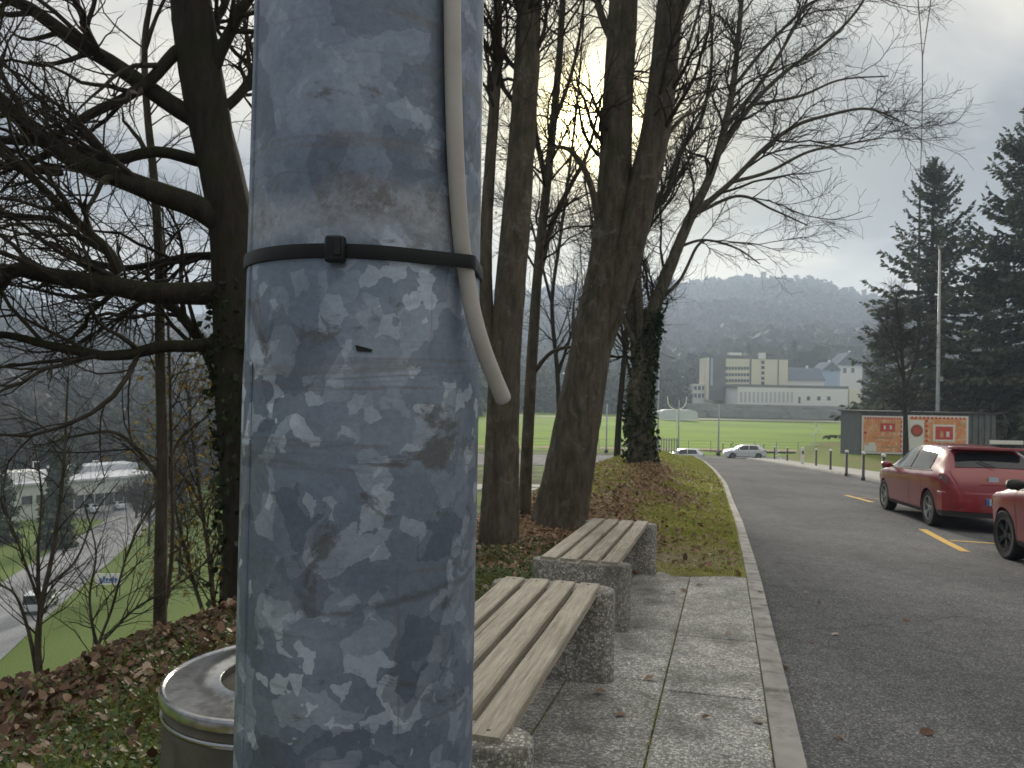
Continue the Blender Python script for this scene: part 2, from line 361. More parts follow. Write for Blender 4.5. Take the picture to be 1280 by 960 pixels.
def covercol(x, y, u, d):
    n1 = vnoise(x, y, 0.9, 5); n2 = vnoise(x, y, 2.7, 6); n = 0.6 * n1 + 0.4 * n2
    mixl = lambda a, b, w: a * (1 - w)[..., None] + b * w[..., None]
    one = np.ones_like(x)
    c = one[..., None] * lowgrass
    # bank below the edge: rough undergrowth
    c = mixl(c, mixl(one[..., None] * soil, one[..., None] * lowgrass, sstep(0.4, 0.75, n)), (d > 0) * sstep(30, 18, d) * 0.8)
    # flat lawn of the sports field and its surround
    c = mixl(c, one[..., None] * lawn, sstep(84, 88, y) * sstep(-0.12, -0.05, x / np.maximum(y, 1)))
    c = mixl(c, one[..., None] * np.array([0.16, 0.16, 0.145]), sstep(226, 229, y) * sstep(290, 270, y) * sstep(0.1, 0.2, x / np.maximum(y, 1)))
    near = (y < 66) & (d < 2.6) & (u < 0.2)
    w_l = 0.85 * sstep(0.7, 1.7, -u + 1.6 * n - 0.8) * sstep(29, 20, y)
    w_l = w_l * (1 - 0.75 * sstep(12, 15, y) * sstep(1.5, 0.6, -d / 0.95))
    verge = mixl(one[..., None] * grass_n, one[..., None] * litter, np.clip(w_l * 1.1, 0, 1))
    bare = sstep(1.3, 0.2, np.hypot((u + 0.75) * 1.0, (y - 8.3) * 0.75)); verge = mixl(verge, one[..., None] * np.array([0.21, 0.18, 0.135]), bare * 0.85)
    back = mixl(one[..., None] * soil, one[..., None] * grass_n * 0.8, sstep(0.35, 0.65, n))
    sel = np.where((y < 7.05)[..., None], back, verge)
    c = np.where(near[..., None], sel, c)
    c = mixl(c, one[..., None] * litter, near * sstep(-0.5, 0.4, d) * sstep(2.6, 0.8, d) * (y < 9.5) * 0.9)
    c = np.where(((u > -1.53) & (u < 0.05) & (y < 7.05))[..., None], np.array([0.085, 0.092, 0.03]), c)
    c = np.where(((u > 0.05) & (u < 12) & (y < 62))[..., None], gravel * 0.6, c)
    yard = (u >= 7.0) & (y < 70); c = np.where(yard[..., None], mixl(one[..., None] * np.array([0.15, 0.2, 0.04]), one[..., None] * litter, 0.5 * sstep(0.5, 0.75, n)), c)
    return c
CC = (covercol(XX, YY, UU, d_edge) * (0.72 + 0.34 * vnoise(XX, YY, 0.13, 21) + 0.22 * vnoise(XX, YY, 0.045, 22))[..., None]).reshape(-1, 3)
at_ = me.color_attributes.new('cover', 'FLOAT_COLOR', 'POINT'); at_.data.foreach_set('color', np.concatenate([CC, np.ones((len(CC), 1))], 1).astype(np.float32).ravel())
g_o = link('ground', me, ground_cover_mat(), smooth=True); tag(g_o, 'earth and grass ground falling away from the pavement to the valley', kind='structure')

# road
def asphalt_mat(name, k=1.0):
    m, n, l, b = material(name)
    t = n.new('ShaderNodeTexCoord'); v = n.new('ShaderNodeTexVoronoi'); v.inputs['Scale'].default_value = 130; l.new(t.outputs['Object'], v.inputs['Vector'])
    sx = n.new('ShaderNodeSeparateColor'); l.new(v.outputs['Color'], sx.inputs[0])
    c = ramp(n, l, sx.outputs[0], [(0, (0.045 * k, 0.046 * k, 0.049 * k)), (0.75, (0.085 * k, 0.086 * k, 0.089 * k)), (1, (0.17 * k, 0.17 * k, 0.168 * k))])
    big = tnoise(n, l, 0.55, 7, 0.62, stretch=(1.0, 0.35, 1)); c = mixc(n, l, 1.0, c, ramp(n, l, big, [(0.3, (0.72, 0.72, 0.73)), (0.7, (1.25, 1.24, 1.22))]), 'MULTIPLY')
    st = tnoise(n, l, 6.0, 6, 0.7); c = mixc(n, l, 0.6, c, ramp(n, l, st, [(0.35, (0.72, 0.72, 0.72)), (0.6, (1.12, 1.12, 1.12))]), 'MULTIPLY')
    ck = n.new('ShaderNodeTexVoronoi'); ck.feature = 'DISTANCE_TO_EDGE'; ck.inputs['Scale'].default_value = 0.35
    dn = tnoise(n, l, 1.6, 6, 0.7); mp = n.new('ShaderNodeVectorMath'); mp.operation = 'ADD'; l.new(t.outputs['Object'], mp.inputs[0]); cm = n.new('ShaderNodeCombineXYZ'); l.new(dn, cm.inputs[0]); l.new(dn, cm.inputs[1]); l.new(cm.outputs[0], mp.inputs[1]); l.new(mp.outputs[0], ck.inputs['Vector'])
    c = mixc(n, l, ramp(n, l, ck.outputs['Distance'], [(0.0, (0.3, 0.3, 0.3)), (0.004, (0, 0, 0))]), c, (0.025, 0.025, 0.025))
    l.new(c, b.inputs['Base Color']); b.inputs['Roughness'].default_value = 0.95; b.inputs['Specular IOR Level'].default_value = 0.08
    bump(n, l, b, v.outputs['Distance'], 0.35, 0.006)
    return m
ASPH = asphalt_mat('asphalt', 1.65)
def zroad(x, y): return gz(x, y) - 0.07
vv = np.concatenate([np.linspace(-9, 30, 120), np.linspace(30.6, 75.5, 90)]); tt = np.linspace(0, 1, 25)
GY = vv[:, None] * np.ones(25)[None]; X0 = XK(vv) + 0.06; X1 = XR(vv); GX = X0[:, None] + (X1 - X0)[:, None] * tt[None]
V = np.stack([GX, GY, zroad(GX, GY)], -1).reshape(-1, 3); idx = np.arange(len(V)).reshape(len(vv), 25)
Q = np.stack([idx[:-1, :-1], idx[:-1, 1:], idx[1:, 1:], idx[1:, :-1]], -1).reshape(-1, 4)
road = link('road', mesh_np('road', V, Q), ASPH, smooth=True); tag(road, 'grey asphalt road sloping down past the parked red cars', kind='structure')

YEL = pmat('yellow_paint', (0.70, 0.42, 0.05), (0.55, 0.35, 0.06), 9, 0.8, c3=(0.1, 0.09, 0.08), s3=40, f3=0.7)
def ground_quad(name, pts, mat, parent, lift=0.004, fn=zroad, n=8):
    p = [np.array(q, float) for q in pts]; V = []
    for i in range(n + 1):
        for s in (0, 1):
            a = (p[0] + (p[1] - p[0]) * i / n) if s == 0 else (p[3] + (p[2] - p[3]) * i / n); V.append((a[0], a[1], float(fn(a[0], a[1])) + lift))
    Fc = [(2 * i, 2 * i + 1, 2 * i + 3, 2 * i + 2) for i in range(n)]
    b = MB(); b.add(V, Fc); o = b.build(name, mat, parent, fix=False)
    for pl in o.data.polygons:
        if pl.normal.z < 0: o.data.flip_normals(); break
    return o
def strip(name, A, B, w, mat, parent, **k):
    A = np.array(A[:2], float); B = np.array(B[:2], float); t = (B - A) / np.linalg.norm(B - A); nn = np.array([-t[1], t[0]]) * w / 2
    return ground_quad(name, [A + nn, B + nn, B - nn, A - nn], mat, parent, **k)
A = on_ground(1153, 662, zroad); B = on_ground(1207, 690, zroad); strip('marking', A, B, 0.13, YEL, road)
C_ = on_ground(1188, 676, zroad); strip('marking', C_, C_ + np.array([2.0, -0.45, 0]), 0.11, YEL, road)
A2 = on_ground(1057, 619, zroad); B2 = on_ground(1090, 628, zroad); strip('marking', A2, B2, 0.14, YEL, road)
strip('marking', on_ground(1072, 622, zroad), on_ground(1072, 622, zroad) + np.array([2.0, -0.4, 0]), 0.11, YEL, road)

# pavement slabs
def plate(corners, thick, bev, lift=0.0):
    c = np.array(corners, float); m = c.mean(0); d = c - m; ln = np.linalg.norm(d[:, :2], axis=1, keepdims=True)
    ins = m + d * (1 - bev * 1.4 / ln)
    top = ins.copy(); top[:, 2] += lift; mid = c.copy(); mid[:, 2] += lift - bev; bot = c.copy(); bot[:, 2] -= thick
    V = np.vstack([bot, mid, top]); Fc = [(8, 9, 10, 11)]
    for r in (0, 4):
        for i in range(4): j = (i + 1) % 4; Fc.append((r + i, r + j, r + 4 + j, r + 4 + i))
    return MB().add(V, Fc)
SLAB = pebble_mat('washed_concrete', (0.58, 0.575, 0.54), (0.20, 0.197, 0.188), 95.0, 0.12, 0.25)
pv = empty('pavement', (0, 0, 0)); tag(pv, 'footpath of washed concrete slabs with mossy joints beside the kerb', kind='structure')
for col, off in ((0, 0.0), (1, 0.12), (2, -0.38)):
    u1, u0 = -0.5 * col - 0.0035, -0.5 * col - 0.4965
    yb = 7.05
    edges = [7.05] + [y for y in np.arange(7.05 - 1.12 + off, -3.5, -1.07)]
    for ya, yb_ in zip(edges[1:], edges[:-1]):
        a, b_ = ya + 0.003, yb_ - 0.003
        if b_ - a < 0.05: continue
        cs = []
        for (u, y) in ((u0, a), (u1, a), (u1, b_), (u0, b_)):
            ysk = y - u * 0.26                      # joints run square to the road
            x = XK(ysk) + u / 0.966; cs.append((x, ysk, float(gz(x, ysk))))
        plate(cs, 0.05, 0.004, 0.003 + RNG.uniform(-0.003, 0.003)).build('slab', SLAB, pv)

# kerb
KERB = pmat('kerb_concrete', (0.27, 0.265, 0.245), (0.38, 0.37, 0.34), 5, 0.9, bmp=0.4, bscale=90, bdist=0.003, c3=(0.09, 0.088, 0.075), s3=7, f3=0.6, rnd=0.12)
kb = empty('kerb', (0, 0, 0)); tag(kb, 'curving line of concrete kerb stones along the road', kind='structure')
y = -3.0
while y < 66:
    ln = 0.99 if y < 30 else 1.98
    a, b_ = y + 0.004, y + ln - 0.004; cs = []
    for (u, q) in ((0.0, a), (0.115, a), (0.115, b_), (0.0, b_)):
        x = XK(q) + u / 0.966; cs.append((x, q - u * 0.26, float(gz(XK(q), q))))
    plate(cs, 0.26, 0.012, 0.012 + RNG.uniform(-0.003, 0.003)).build('kerb_stone', KERB, kb); y += ln

# far pavement with its kerb, on the other side of the road
CONC = pmat('pale_concrete', (0.30, 0.29, 0.27), (0.40, 0.39, 0.36), 1.5, 0.9, bmp=0.2, bscale=60, c3=(0.2, 0.19, 0.17), s3=5, f3=0.4)
def ribbon(name, f0, f1, y0, y1, zf, mat, n=60, k=4, thick=0.0):
    v_ = np.linspace(y0, y1, n); a = f0(v_); b_ = f1(v_); s = np.linspace(0, 1, k)
    gx = a[:, None] + (b_ - a)[:, None] * s[None]; gy = v_[:, None] * np.ones(k)[None]; V = np.stack([gx, gy, zf(gx, gy)], -1)
    V[:, 0, 2] -= thick; V[:, 0, 0] -= 0.0
    if thick: V = np.concatenate([V[:, :1], V[:, :1] + np.array([0.004, 0, thick]), V[:, 1:]], 1); k += 1
    idx = np.arange(n * k).reshape(n, k); q = np.stack([idx[:-1, :-1], idx[:-1, 1:], idx[1:, 1:], idx[1:, :-1]], -1).reshape(-1, 4)
    return link(name, mesh_np(name, V.reshape(-1, 3), q), mat)
tag(ribbon('far_pavement', lambda v: XR(v) - 0.01, lambda v: XR(v) + 2.6, -9, 64, lambda x, y: gz(x, y) + 0.05, CONC, thick=0.14), 'pale concrete pavement behind the parked cars', kind='structure')

# cross street by the field, lower road in the valley
def flat_poly(name, pts, z, mat, label):
    b = MB(); b.add([(p[0], p[1], z) for p in pts], [tuple(range(len(pts)))]); o = b.build(name, mat, None, fix=False)
    if o.data.polygons[0].normal.z < 0: o.data.flip_normals()
    return tag(o, label, kind='structure')
ASPH2 = asphalt_mat('pale_asphalt', 2.4)
flat_poly('cross_street', [(-6, 66.5), (60, 74.5), (60, 85), (-6, 78)], FIELD + 0.03, ASPH2, 'pale street crossing below the sports field')
flat_poly('path', [(-3, 50), (14, 51.2), (10.2, 54), (-3, 53)], FIELD + 0.02, CONC, 'pale concrete path at the foot of the bank')
TRACK = pmat('running_track', (0.22, 0.12, 0.08), (0.28, 0.16, 0.11), 2, 0.9)
flat_poly('near_track', [(-12, 87), (70, 94), (70, 97), (-12, 90)], FIELD + 0.02, TRACK, 'reddish running track along the near side of the field')
flat_poly('far_track', [(-30, 206), (110, 206), (110, 214), (-30, 214)], FIELD + 0.02, pmat('pale_track', (0.33, 0.27, 0.22), (0.38, 0.31, 0.25), 1, 0.9), 'pale running track along the far side of the field')
def gp(px, py, z=VALLEY):
    d = ray(px, py); s = (z - CAM[2]) / d[2]; return CAM + d * s
lr = [gp(-260, 905), gp(0, 826), gp(60, 770), gp(120, 718), gp(184, 660), gp(196, 645), gp(215, 630), gp(240, 622), gp(240, 613), gp(150, 634), gp(131, 651), gp(60, 692), gp(0, 730), gp(-260, 850)]
flat_poly('lower_road', lr, VALLEY + 0.05, asphalt_mat('worn_asphalt', 3.6), 'worn pale grey road down in the valley')
flat_poly('car_park', [gp(60, 646), gp(131, 650), gp(150, 634), gp(215, 630), gp(215, 618), gp(60, 630)], VALLEY + 0.04, ASPH2, 'pale car park before the industrial hall')

# hills: a ring round the valley, wooded
def hor(px): return 490 + ROLL * (px - 640)
SKY = np.array([(-900, 400), (-400, 385), (0, 378), (60, 396), (150, 418), (250, 410), (330, 396), (450, 386), (600, 378), (700, 371), (800, 366), (880, 362), (950, 359), (1010, 361), (1060, 376), (1110, 388), (1300, 392), (1900, 400)], float)
def hill_z(x, y):
    r = np.hypot(x, y); fy = np.maximum(y, r * 0.35); px = np.clip(640 + 960 * x / fy, -900, 1900)
    top = (hor(px) - np.interp(px, SKY[:, 0], SKY[:, 1])) / 960 * 950 * fy / np.maximum(r, 1) + 1.35
    left = sstep(520, 300, px); base = VALLEY * left + (-5.6 + 4.2 * sstep(250, 300, r)) * (1 - left); r0 = 170 * left + 300 * (1 - left)
    t = np.clip((r - r0) / (950 - r0), 0, 1.3); prof = np.where(t < 1, t ** 1.25, 1 - (t - 1) * 1.2)
    z = base + (top - base) * prof
    return z + (vnoise(x, y, 0.012, 3) - 0.5) * 22 * np.clip(t * 2, 0, 1) * (1 - np.clip(t, 0, 1) ** 4) - 0.35 * (t <= 0)
nth, nr = 300, 60
th = np.linspace(0, 2 * math.pi, nth, endpoint=False); rr = np.linspace(165, 1230, nr)
TH, RR = np.meshgrid(th, rr, indexing='ij'); HX, HY = np.sin(TH) * RR, np.cos(TH) * RR; HZ = hill_z(HX, HY)
idx = np.arange(nth * nr).reshape(nth, nr); nx = np.roll(idx, -1, 0)
Q = np.stack([idx[:, :-1], idx[:, 1:], nx[:, 1:], nx[:, :-1]], -1).reshape(-1, 4)
HILLM = pmat('wooded_ground', (0.045, 0.045, 0.03), (0.07, 0.065, 0.04), 0.02, 0.95)
hl = link('hills', mesh_np('hills', np.stack([HX, HY, HZ], -1).reshape(-1, 3), Q), HILLM, smooth=True); tag(hl, 'wooded hills closing the valley all round', kind='structure')
def blobs(C, Rx, Hh, k, size, rng):
    n = len(C); u = rng.normal(size=(n, k, 3)); u /= np.linalg.norm(u, axis=2, keepdims=True); u *= rng.random((n, k, 1)) ** 0.33
    P = C[:, None, :] + u * np.stack([Rx, Rx, Hh / 2], -1)[:, None, :]; P[..., 2] += Hh[:, None] * 0.55
    a = rng.normal(size=(n, k, 3)); a /= np.linalg.norm(a, axis=2, keepdims=True); b = np.cross(a, rng.normal(size=(n, k, 3))); b /= np.linalg.norm(b, axis=2, keepdims=True)
    s = size * (0.6 + 0.8 * rng.random((n, k, 1))) * Rx[:, None, None]
    V = np.stack([P - a * s - b * s * .6, P + a * s - b * s * .8, P + a * s * .9 + b * s * .7, P - a * s * .7 + b * s], 2).reshape(-1, 3)
    return V, np.arange(len(V)).reshape(-1, 4)
def forest(name, n, r0, r1, p0, p1, hmin, hmax, k, size, mat, label, seed):
    rng = np.random.default_rng(seed); px = rng.uniform(p0, p1, n); r = np.sqrt(rng.uniform(r0 ** 2, r1 ** 2, n)); az = np.arctan((px - 640) / 960)
    x, y = np.sin(az) * r, np.cos(az) * r; h = rng.uniform(hmin, hmax, n); V, Q = blobs(np.stack([x, y, hill_z(x, y)], -1), h * rng.uniform(0.26, 0.38, n), h, k, size, rng)
    return tag(link(name, mesh_np(name, V, Q), mat), label, kind='stuff')
FARW = island_mat('far_wood_twigs', [(0, (0.04, 0.04, 0.03)), (0.5, (0.075, 0.06, 0.045)), (0.8, (0.05, 0.06, 0.03)), (1, (0.10, 0.085, 0.06))], trans=0)
forest('forest', 5200, 330, 1010, 480, 1650, 10, 17, 16, 0.5, FARW, 'bare winter wood covering the hill beyond the school', 11)
forest('forest', 3600, 300, 1010, -420, 480, 10, 17, 16, 0.5, FARW, 'bare winter wood covering the hill across the valley', 12)
forest('forest', 130, 240, 300, 540, 866, 9, 15, 90, 0.22, FARW, 'hazy bare trees along the far side of the sports field', 14)
forest('forest', 420, 172, 330, 235, 600, 9, 15, 60, 0.24, FARW, 'bare wood on the rise between valley and sports field', 15)
forest('forest', 420, 176, 290, -420, 250, 9, 15, 90, 0.22, FARW, 'dark mixed wood behind the industrial hall', 13)

# ------------------------------------------------------------------ steel pole, cable tie, cable
PC = np.array([-0.1022, 0.531])
def zinc_mat():
    m, n, l, b = material('galvanised_zinc'); t = n.new('ShaderNodeTexCoord')
    def warp(scale, amt, stretch=(1, 1, 1)):
        nz = n.new('ShaderNodeTexNoise'); nz.inputs['Scale'].default_value = scale; nz.inputs['Detail'].default_value = 4; l.new(t.outputs['Object'], nz.inputs['Vector'])
        vm = n.new('ShaderNodeVectorMath'); vm.operation = 'SCALE'; l.new(nz.outputs['Color'], vm.inputs[0]); vm.inputs['Scale'].default_value = amt
        va = n.new('ShaderNodeVectorMath'); va.operation = 'ADD'; l.new(t.outputs['Object'], va.inputs[0]); l.new(vm.outputs[0], va.inputs[1])
        mp = n.new('ShaderNodeMapping'); mp.inputs[3].default_value = stretch; l.new(va.outputs[0], mp.inputs[0]); return mp.outputs[0]
    def cells(scale, vec, ch=0):
        v = n.new('ShaderNodeTexVoronoi'); v.inputs['Scale'].default_value = scale; l.new(vec, v.inputs['Vector']); s = n.new('ShaderNodeSeparateColor'); l.new(v.outputs['Color'], s.inputs[0]); return s.outputs[ch]
    w1 = warp(38, 0.030); w2 = warp(70, 0.016)
    base = ramp(n, l, tnoise(n, l, 9, 8, 0.6), [(0.28, (0.125, 0.158, 0.215)), (0.5, (0.205, 0.25, 0.325)), (0.72, (0.34, 0.385, 0.46))])
    sz = n.new('ShaderNodeSeparateXYZ'); l.new(t.outputs['Object'], sz.inputs[0])
    low = n.new('ShaderNodeMapRange'); l.new(sz.outputs[2], low.inputs[0]); low.inputs[1].default_value = 1.46; low.inputs[2].default_value = 1.33; low.inputs[3].default_value = 0.25
    def masked(v):
        mm = n.new('ShaderNodeMath'); mm.operation = 'MULTIPLY'; l.new(v, mm.inputs[0]); l.new(low.outputs[0], mm.inputs[1]); return mm.outputs[0]
    patchy = ramp(n, l, tnoise(n, l, 6, 3, 0.5), [(0.40, (0.25, 0.25, 0.25)), (0.6, (1, 1, 1))])
    def both(v):
        mm = n.new('ShaderNodeMath'); mm.operation = 'MULTIPLY'; l.new(v, mm.inputs[0]); l.new(patchy, mm.inputs[1]); return masked(mm.outputs[0])
    a = ramp(n, l, cells(48, w1), [(0.0, (0, 0, 0)), (0.68, (0, 0, 0)), (0.69, (0.5, 0.5, 0.5)), (0.88, (0.5, 0.5, 0.5)), (0.89, (0.9, 0.9, 0.9)), (1, (1, 1, 1))])
    c = mixc(n, l, both(a), base, (0.56, 0.63, 0.73))
    a2 = ramp(n, l, cells(95, w2, 1), [(0.0, (0, 0, 0)), (0.84, (0, 0, 0)), (0.85, (0.9, 0.9, 0.9))]); c = mixc(n, l, both(a2), c, (0.66, 0.73, 0.83))
    a3 = ramp(n, l, cells(24, w1, 2), [(0.0, (0.5, 0.5, 0.5)), (0.2, (0.4, 0.4, 0.4)), (0.23, (0, 0, 0))]); c = mixc(n, l, a3, c, (0.085, 0.105, 0.145))
    # pale wiped band and brown scuffs round the tie, run marks lower down
    sc1 = ramp(n, l, tnoise(n, l, 13, 9, 0.72, stretch=(1, 1, 1.5), dist=0.7), [(0.565, (0, 0, 0)), (0.63, (0.8, 0.8, 0.8))]); c = mixc(n, l, sc1, c, (0.12, 0.115, 0.115))
    hz = ramp(n, l, tnoise(n, l, 7, 8, 0.75, stretch=(0.3, 0.3, 5.5), dist=0.5), [(0.56, (0, 0, 0)), (0.63, (0.55, 0.55, 0.55))]); c = mixc(n, l, hz, c, (0.17, 0.165, 0.165))
    def zband(z0, wd):
        q = n.new('ShaderNodeMath'); q.operation = 'SUBTRACT'; nzz = tnoise(n, l, 22, 6, 0.7, stretch=(0.6, 0.6, 0.6)); dsp = n.new('ShaderNodeMath'); dsp.operation = 'MULTIPLY_ADD'; l.new(nzz, dsp.inputs[0]); dsp.inputs[1].default_value = wd * 2.4; l.new(sz.outputs[2], dsp.inputs[2]); l.new(dsp.outputs[0], q.inputs[0]); q.inputs[1].default_value = z0 + wd * 1.2
        ab = n.new('ShaderNodeMath'); ab.operation = 'ABSOLUTE'; l.new(q.outputs[0], ab.inputs[0]); mr = n.new('ShaderNodeMapRange'); l.new(ab.outputs[0], mr.inputs[0]); mr.inputs[1].default_value = wd; mr.inputs[2].default_value = wd * 0.3; return mr.outputs[0]
    def times(v, k, w=None):
        mm = n.new('ShaderNodeMath'); mm.operation = 'MULTIPLY'; l.new(v, mm.inputs[0])
        if w is None: mm.inputs[1].default_value = k; return mm.outputs[0]
        l.new(w, mm.inputs[1]); return times(mm.outputs[0], k)
    br = ramp(n, l, tnoise(n, l, 34, 8, 0.75), [(0.46, (0, 0, 0)), (0.58, (1, 1, 1))])
    c = mixc(n, l, times(zband(1.455, 0.022), 0.55), c, (0.42, 0.44, 0.47)); c = mixc(n, l, times(zband(1.462, 0.018), 0.8, br), c, (0.13, 0.12, 0.115))
    # diagonal scar
    xz = n.new('ShaderNodeMath'); xz.operation = 'MULTIPLY_ADD'; l.new(sz.outputs[0], xz.inputs[0]); xz.inputs[1].default_value = -0.16; l.new(sz.outputs[2], xz.inputs[2])
    q_ = n.new('ShaderNodeMath'); q_.operation = 'MULTIPLY_ADD'; l.new(tnoise(n, l, 30, 5, 0.6), q_.inputs[0]); q_.inputs[1].default_value = 0.016; l.new(xz.outputs[0], q_.inputs[2])
    d_ = n.new('ShaderNodeMath'); d_.operation = 'SUBTRACT'; l.new(q_.outputs[0], d_.inputs[0]); d_.inputs[1].default_value = 1.2265; ab_ = n.new('ShaderNodeMath'); ab_.operation = 'ABSOLUTE'; l.new(d_.outputs[0], ab_.inputs[0])
    mr_ = n.new('ShaderNodeMapRange'); l.new(ab_.outputs[0], mr_.inputs[0]); mr_.inputs[1].default_value = 0.0030; mr_.inputs[2].default_value = 0.0006
    gate = ramp(n, l, tnoise(n, l, 14, 4, 0.6), [(0.47, (0, 0, 0)), (0.60, (1, 1, 1))]); c = mixc(n, l, times(mr_.outputs[0], 0.55, gate), c, (0.095, 0.095, 0.10))
    fine = tnoise(n, l, 240, 4, 0.7); c = mixc(n, l, 0.6, c, ramp(n, l, fine, [(0.3, (0.78, 0.78, 0.78)), (0.7, (1.2, 1.2, 1.2))]), 'MULTIPLY')
    scr = ramp(n, l, tnoise(n, l, 60, 5, 0.6, stretch=(1.0, 1.0, 0.05)), [(0.66, (0, 0, 0)), (0.70, (0.5, 0.5, 0.5))]); c = mixc(n, l, scr, c, (0.16, 0.165, 0.18))
    l.new(c, b.inputs['Base Color']); b.inputs['Metallic'].default_value = 0.5
    r = ramp(n, l, tnoise(n, l, 40, 5, 0.6), [(0.3, (0.42, 0.42, 0.42)), (0.7, (0.62, 0.62, 0.62))]); l.new(r, b.inputs['Roughness'])
    bump(n, l, b, tnoise(n, l, 26, 8, 0.62), 0.35, 0.004)
    return m
ZINC = zinc_mat()
pole = empty('steel_pole', (PC[0], PC[1], 0.0), label='thick galvanised steel pole with a black cable tie and dangling cable', cat='pole')
ZS = 1.366
MB().lathe([(0.0803, -0.3), (0.0803, 0.2), (0.0797, 1.0), (0.0795, ZS - 0.02), (0.0793, ZS - 0.006), (0.0789, ZS + 0.002), (0.0786, ZS + 0.012), (0.0772, 1.65), (0.0755, 2.2), (0.06, 7.0), (0.0, 7.02)], 96).build('shaft', ZINC, pole, True)
b = MB(); V = []; Fc = []
zs_ = [0.0, 0.9, 1.3, ZS]
for k, z in enumerate(zs_):                              # folded seam down the side
    for a_, dr in ((-0.985, 0.0), (-0.98, 0.0011), (-0.86, 0.0011), (-0.85, 0.0)):
        r_ = 0.0797 + dr; ang = a_; V.append((r_ * math.sin(ang), -r_ * math.cos(ang), z))
for k in range(len(zs_) - 1):
    for i in range(3): Fc.append((k * 4 + i, k * 4 + i + 1, k * 4 + 5 + i, k * 4 + 4 + i))
b.add(V, Fc); b.build('seam', ZINC, pole)
b = MB(); V = []; Fc = []
for k, z in enumerate([ZS, 1.5, 1.7, 2.6]):
    for a_, dr in ((-1.02, 0.0), (-1.015, 0.001), (-0.985, 0.001), (-0.98, 0.0)):
        r_ = np.interp(z, [ZS, 1.65, 2.2, 2.6], [0.0785, 0.0772, 0.0755, 0.0742]) + dr; V.append((r_ * math.sin(a_), -r_ * math.cos(a_), z))
for k in range(3):
    for i in range(3): Fc.append((k * 4 + i, k * 4 + i + 1, k * 4 + 5 + i, k * 4 + 4 + i))
b.add(V, Fc); b.build('seam', ZINC, pole)
def phi_of(px, R_):
    want = math.atan((px - 640) / 960 + 0.0); ph = np.linspace(-1.45, 1.45, 2901)
    x = PC[0] + R_ * np.sin(ph); yv = PC[1] - R_ * np.cos(ph); br = np.arctan2(x, yv); return ph[np.argmin(np.abs(br - want))]
def on_pole(px, py, R_):
    tilt = (480 - py) * ROLL; ph = phi_of(px - tilt, R_); x = PC[0] + R_ * math.sin(ph); yv = PC[1] - R_ * math.cos(ph)
    h_ = hor(px); return np.array([x, yv, 1.35 + (h_ - py) / 960 * yv])
BLK = pmat('black_nylon', (0.006, 0.0065, 0.008), (0.011, 0.012, 0.014), 40, 0.5, spec=0.3, bmp=0.05, bscale=300, bdist=0.001)
RC = 0.0054
cw = on_pole(571, 200, 0.0783 + RC)
path = [on_pole(563, -700, 0.0755 + RC), on_pole(564, -300, 0.0763 + RC), on_pole(565, 0, 0.0775 + RC), on_pole(566.5, 110, 0.078 + RC), on_pole(570, 210, 0.0782 + RC), on_pole(576.5, 300, 0.0785 + RC), on_pole(583, 345, 0.079 + RC)]
Ye = path[-1][1]
path += [at(591, 390, Ye + 0.002), at(602, 430, Ye + 0.006), at(615, 465, Ye + 0.012), at(629, 498, Ye + 0.02)]
cp = spline(path, 60)
CABM = pmat('grey_cable_sheath', (0.40, 0.37, 0.335), (0.50, 0.47, 0.43), 30, 0.5, c3=(0.27, 0.24, 0.21), s3=60, f3=0.35)
rr_ = np.full(60, RC); 
cab = empty('cable', (path[0][0], path[0][1], 0), label='pale grey cable tied down the steel pole with a loose end', cat='cable')
def rel(P, o): return np.array(P) - np.array(o.location)
tip = cp[-1] - cp[-2]; tip /= np.linalg.norm(tip)
pts = np.vstack([cp, cp[-1] + tip * 0.0018, cp[-1] + tip * 0.003]); rads = np.concatenate([rr_, [RC * 0.88, RC * 0.55]])
MB().tube(rel(pts, cab), rads, 16).build('sheath', CABM, cab, True)
MB().tube(rel([cp[-1] + tip * 0.0025, cp[-1] + tip * 0.0036], cab), [0.0024, 0.0022], 10).build('core', pmat('dark_rubber', (0.03, 0.03, 0.03), None, 10, 0.7), cab, True)
# the tie: taut round pole and cable
zt = 1.350 + (hor(420) - 313) / 960 * (PC[1] - 0.079)
kc = min(cp, key=lambda p: abs(p[2] - zt))
ang = np.linspace(0, 2 * math.pi, 240, endpoint=False)
pool = np.vstack([PC + 0.0787 * np.stack([np.cos(ang), np.sin(ang)], 1), kc[:2] + (RC + 0.0003) * np.stack([np.cos(ang), np.sin(ang)], 1)])
def hull2(p):
    p = p[np.lexsort((p[:, 1], p[:, 0]))]
    def half(q):
        h = []
        for v in q:
            while len(h) > 1 and (h[-1][0] - h[-2][0]) * (v[1] - h[-2][1]) - (h[-1][1] - h[-2][1]) * (v[0] - h[-2][0]) <= 1e-12: h.pop()
            h.append(v)
        return h
    return np.array(half(p)[:-1] + half(p[::-1])[:-1])
H = hull2(pool); tn = np.roll(H, -1, 0) - np.roll(H, 1, 0); tn /= np.linalg.norm(tn, axis=1, keepdims=True); nr_ = np.stack([tn[:, 1], -tn[:, 0]], 1)
n_ = len(H); V = []
for off, dz in ((0.0, -0.0043), (0.0015, -0.0041), (0.0018, -0.002), (0.0018, 0.002), (0.0015, 0.0041), (0.0, 0.0043)):
    q = H + nr_ * off; V += [(a[0] - PC[0], a[1] - PC[1], dz) for a in q]
Fc = []
for r_ in range(5):
    for i in range(n_): j = (i + 1) % n_; Fc.append((r_ * n_ + i, r_ * n_ + j, (r_ + 1) * n_ + j, (r_ + 1) * n_ + i))
tie = empty('cable_tie', (PC[0], PC[1], zt), label='black nylon cable tie strapped round the steel pole and cable', cat='cable tie')
soften(MB().add(V, Fc).build('strap', BLK, tie))
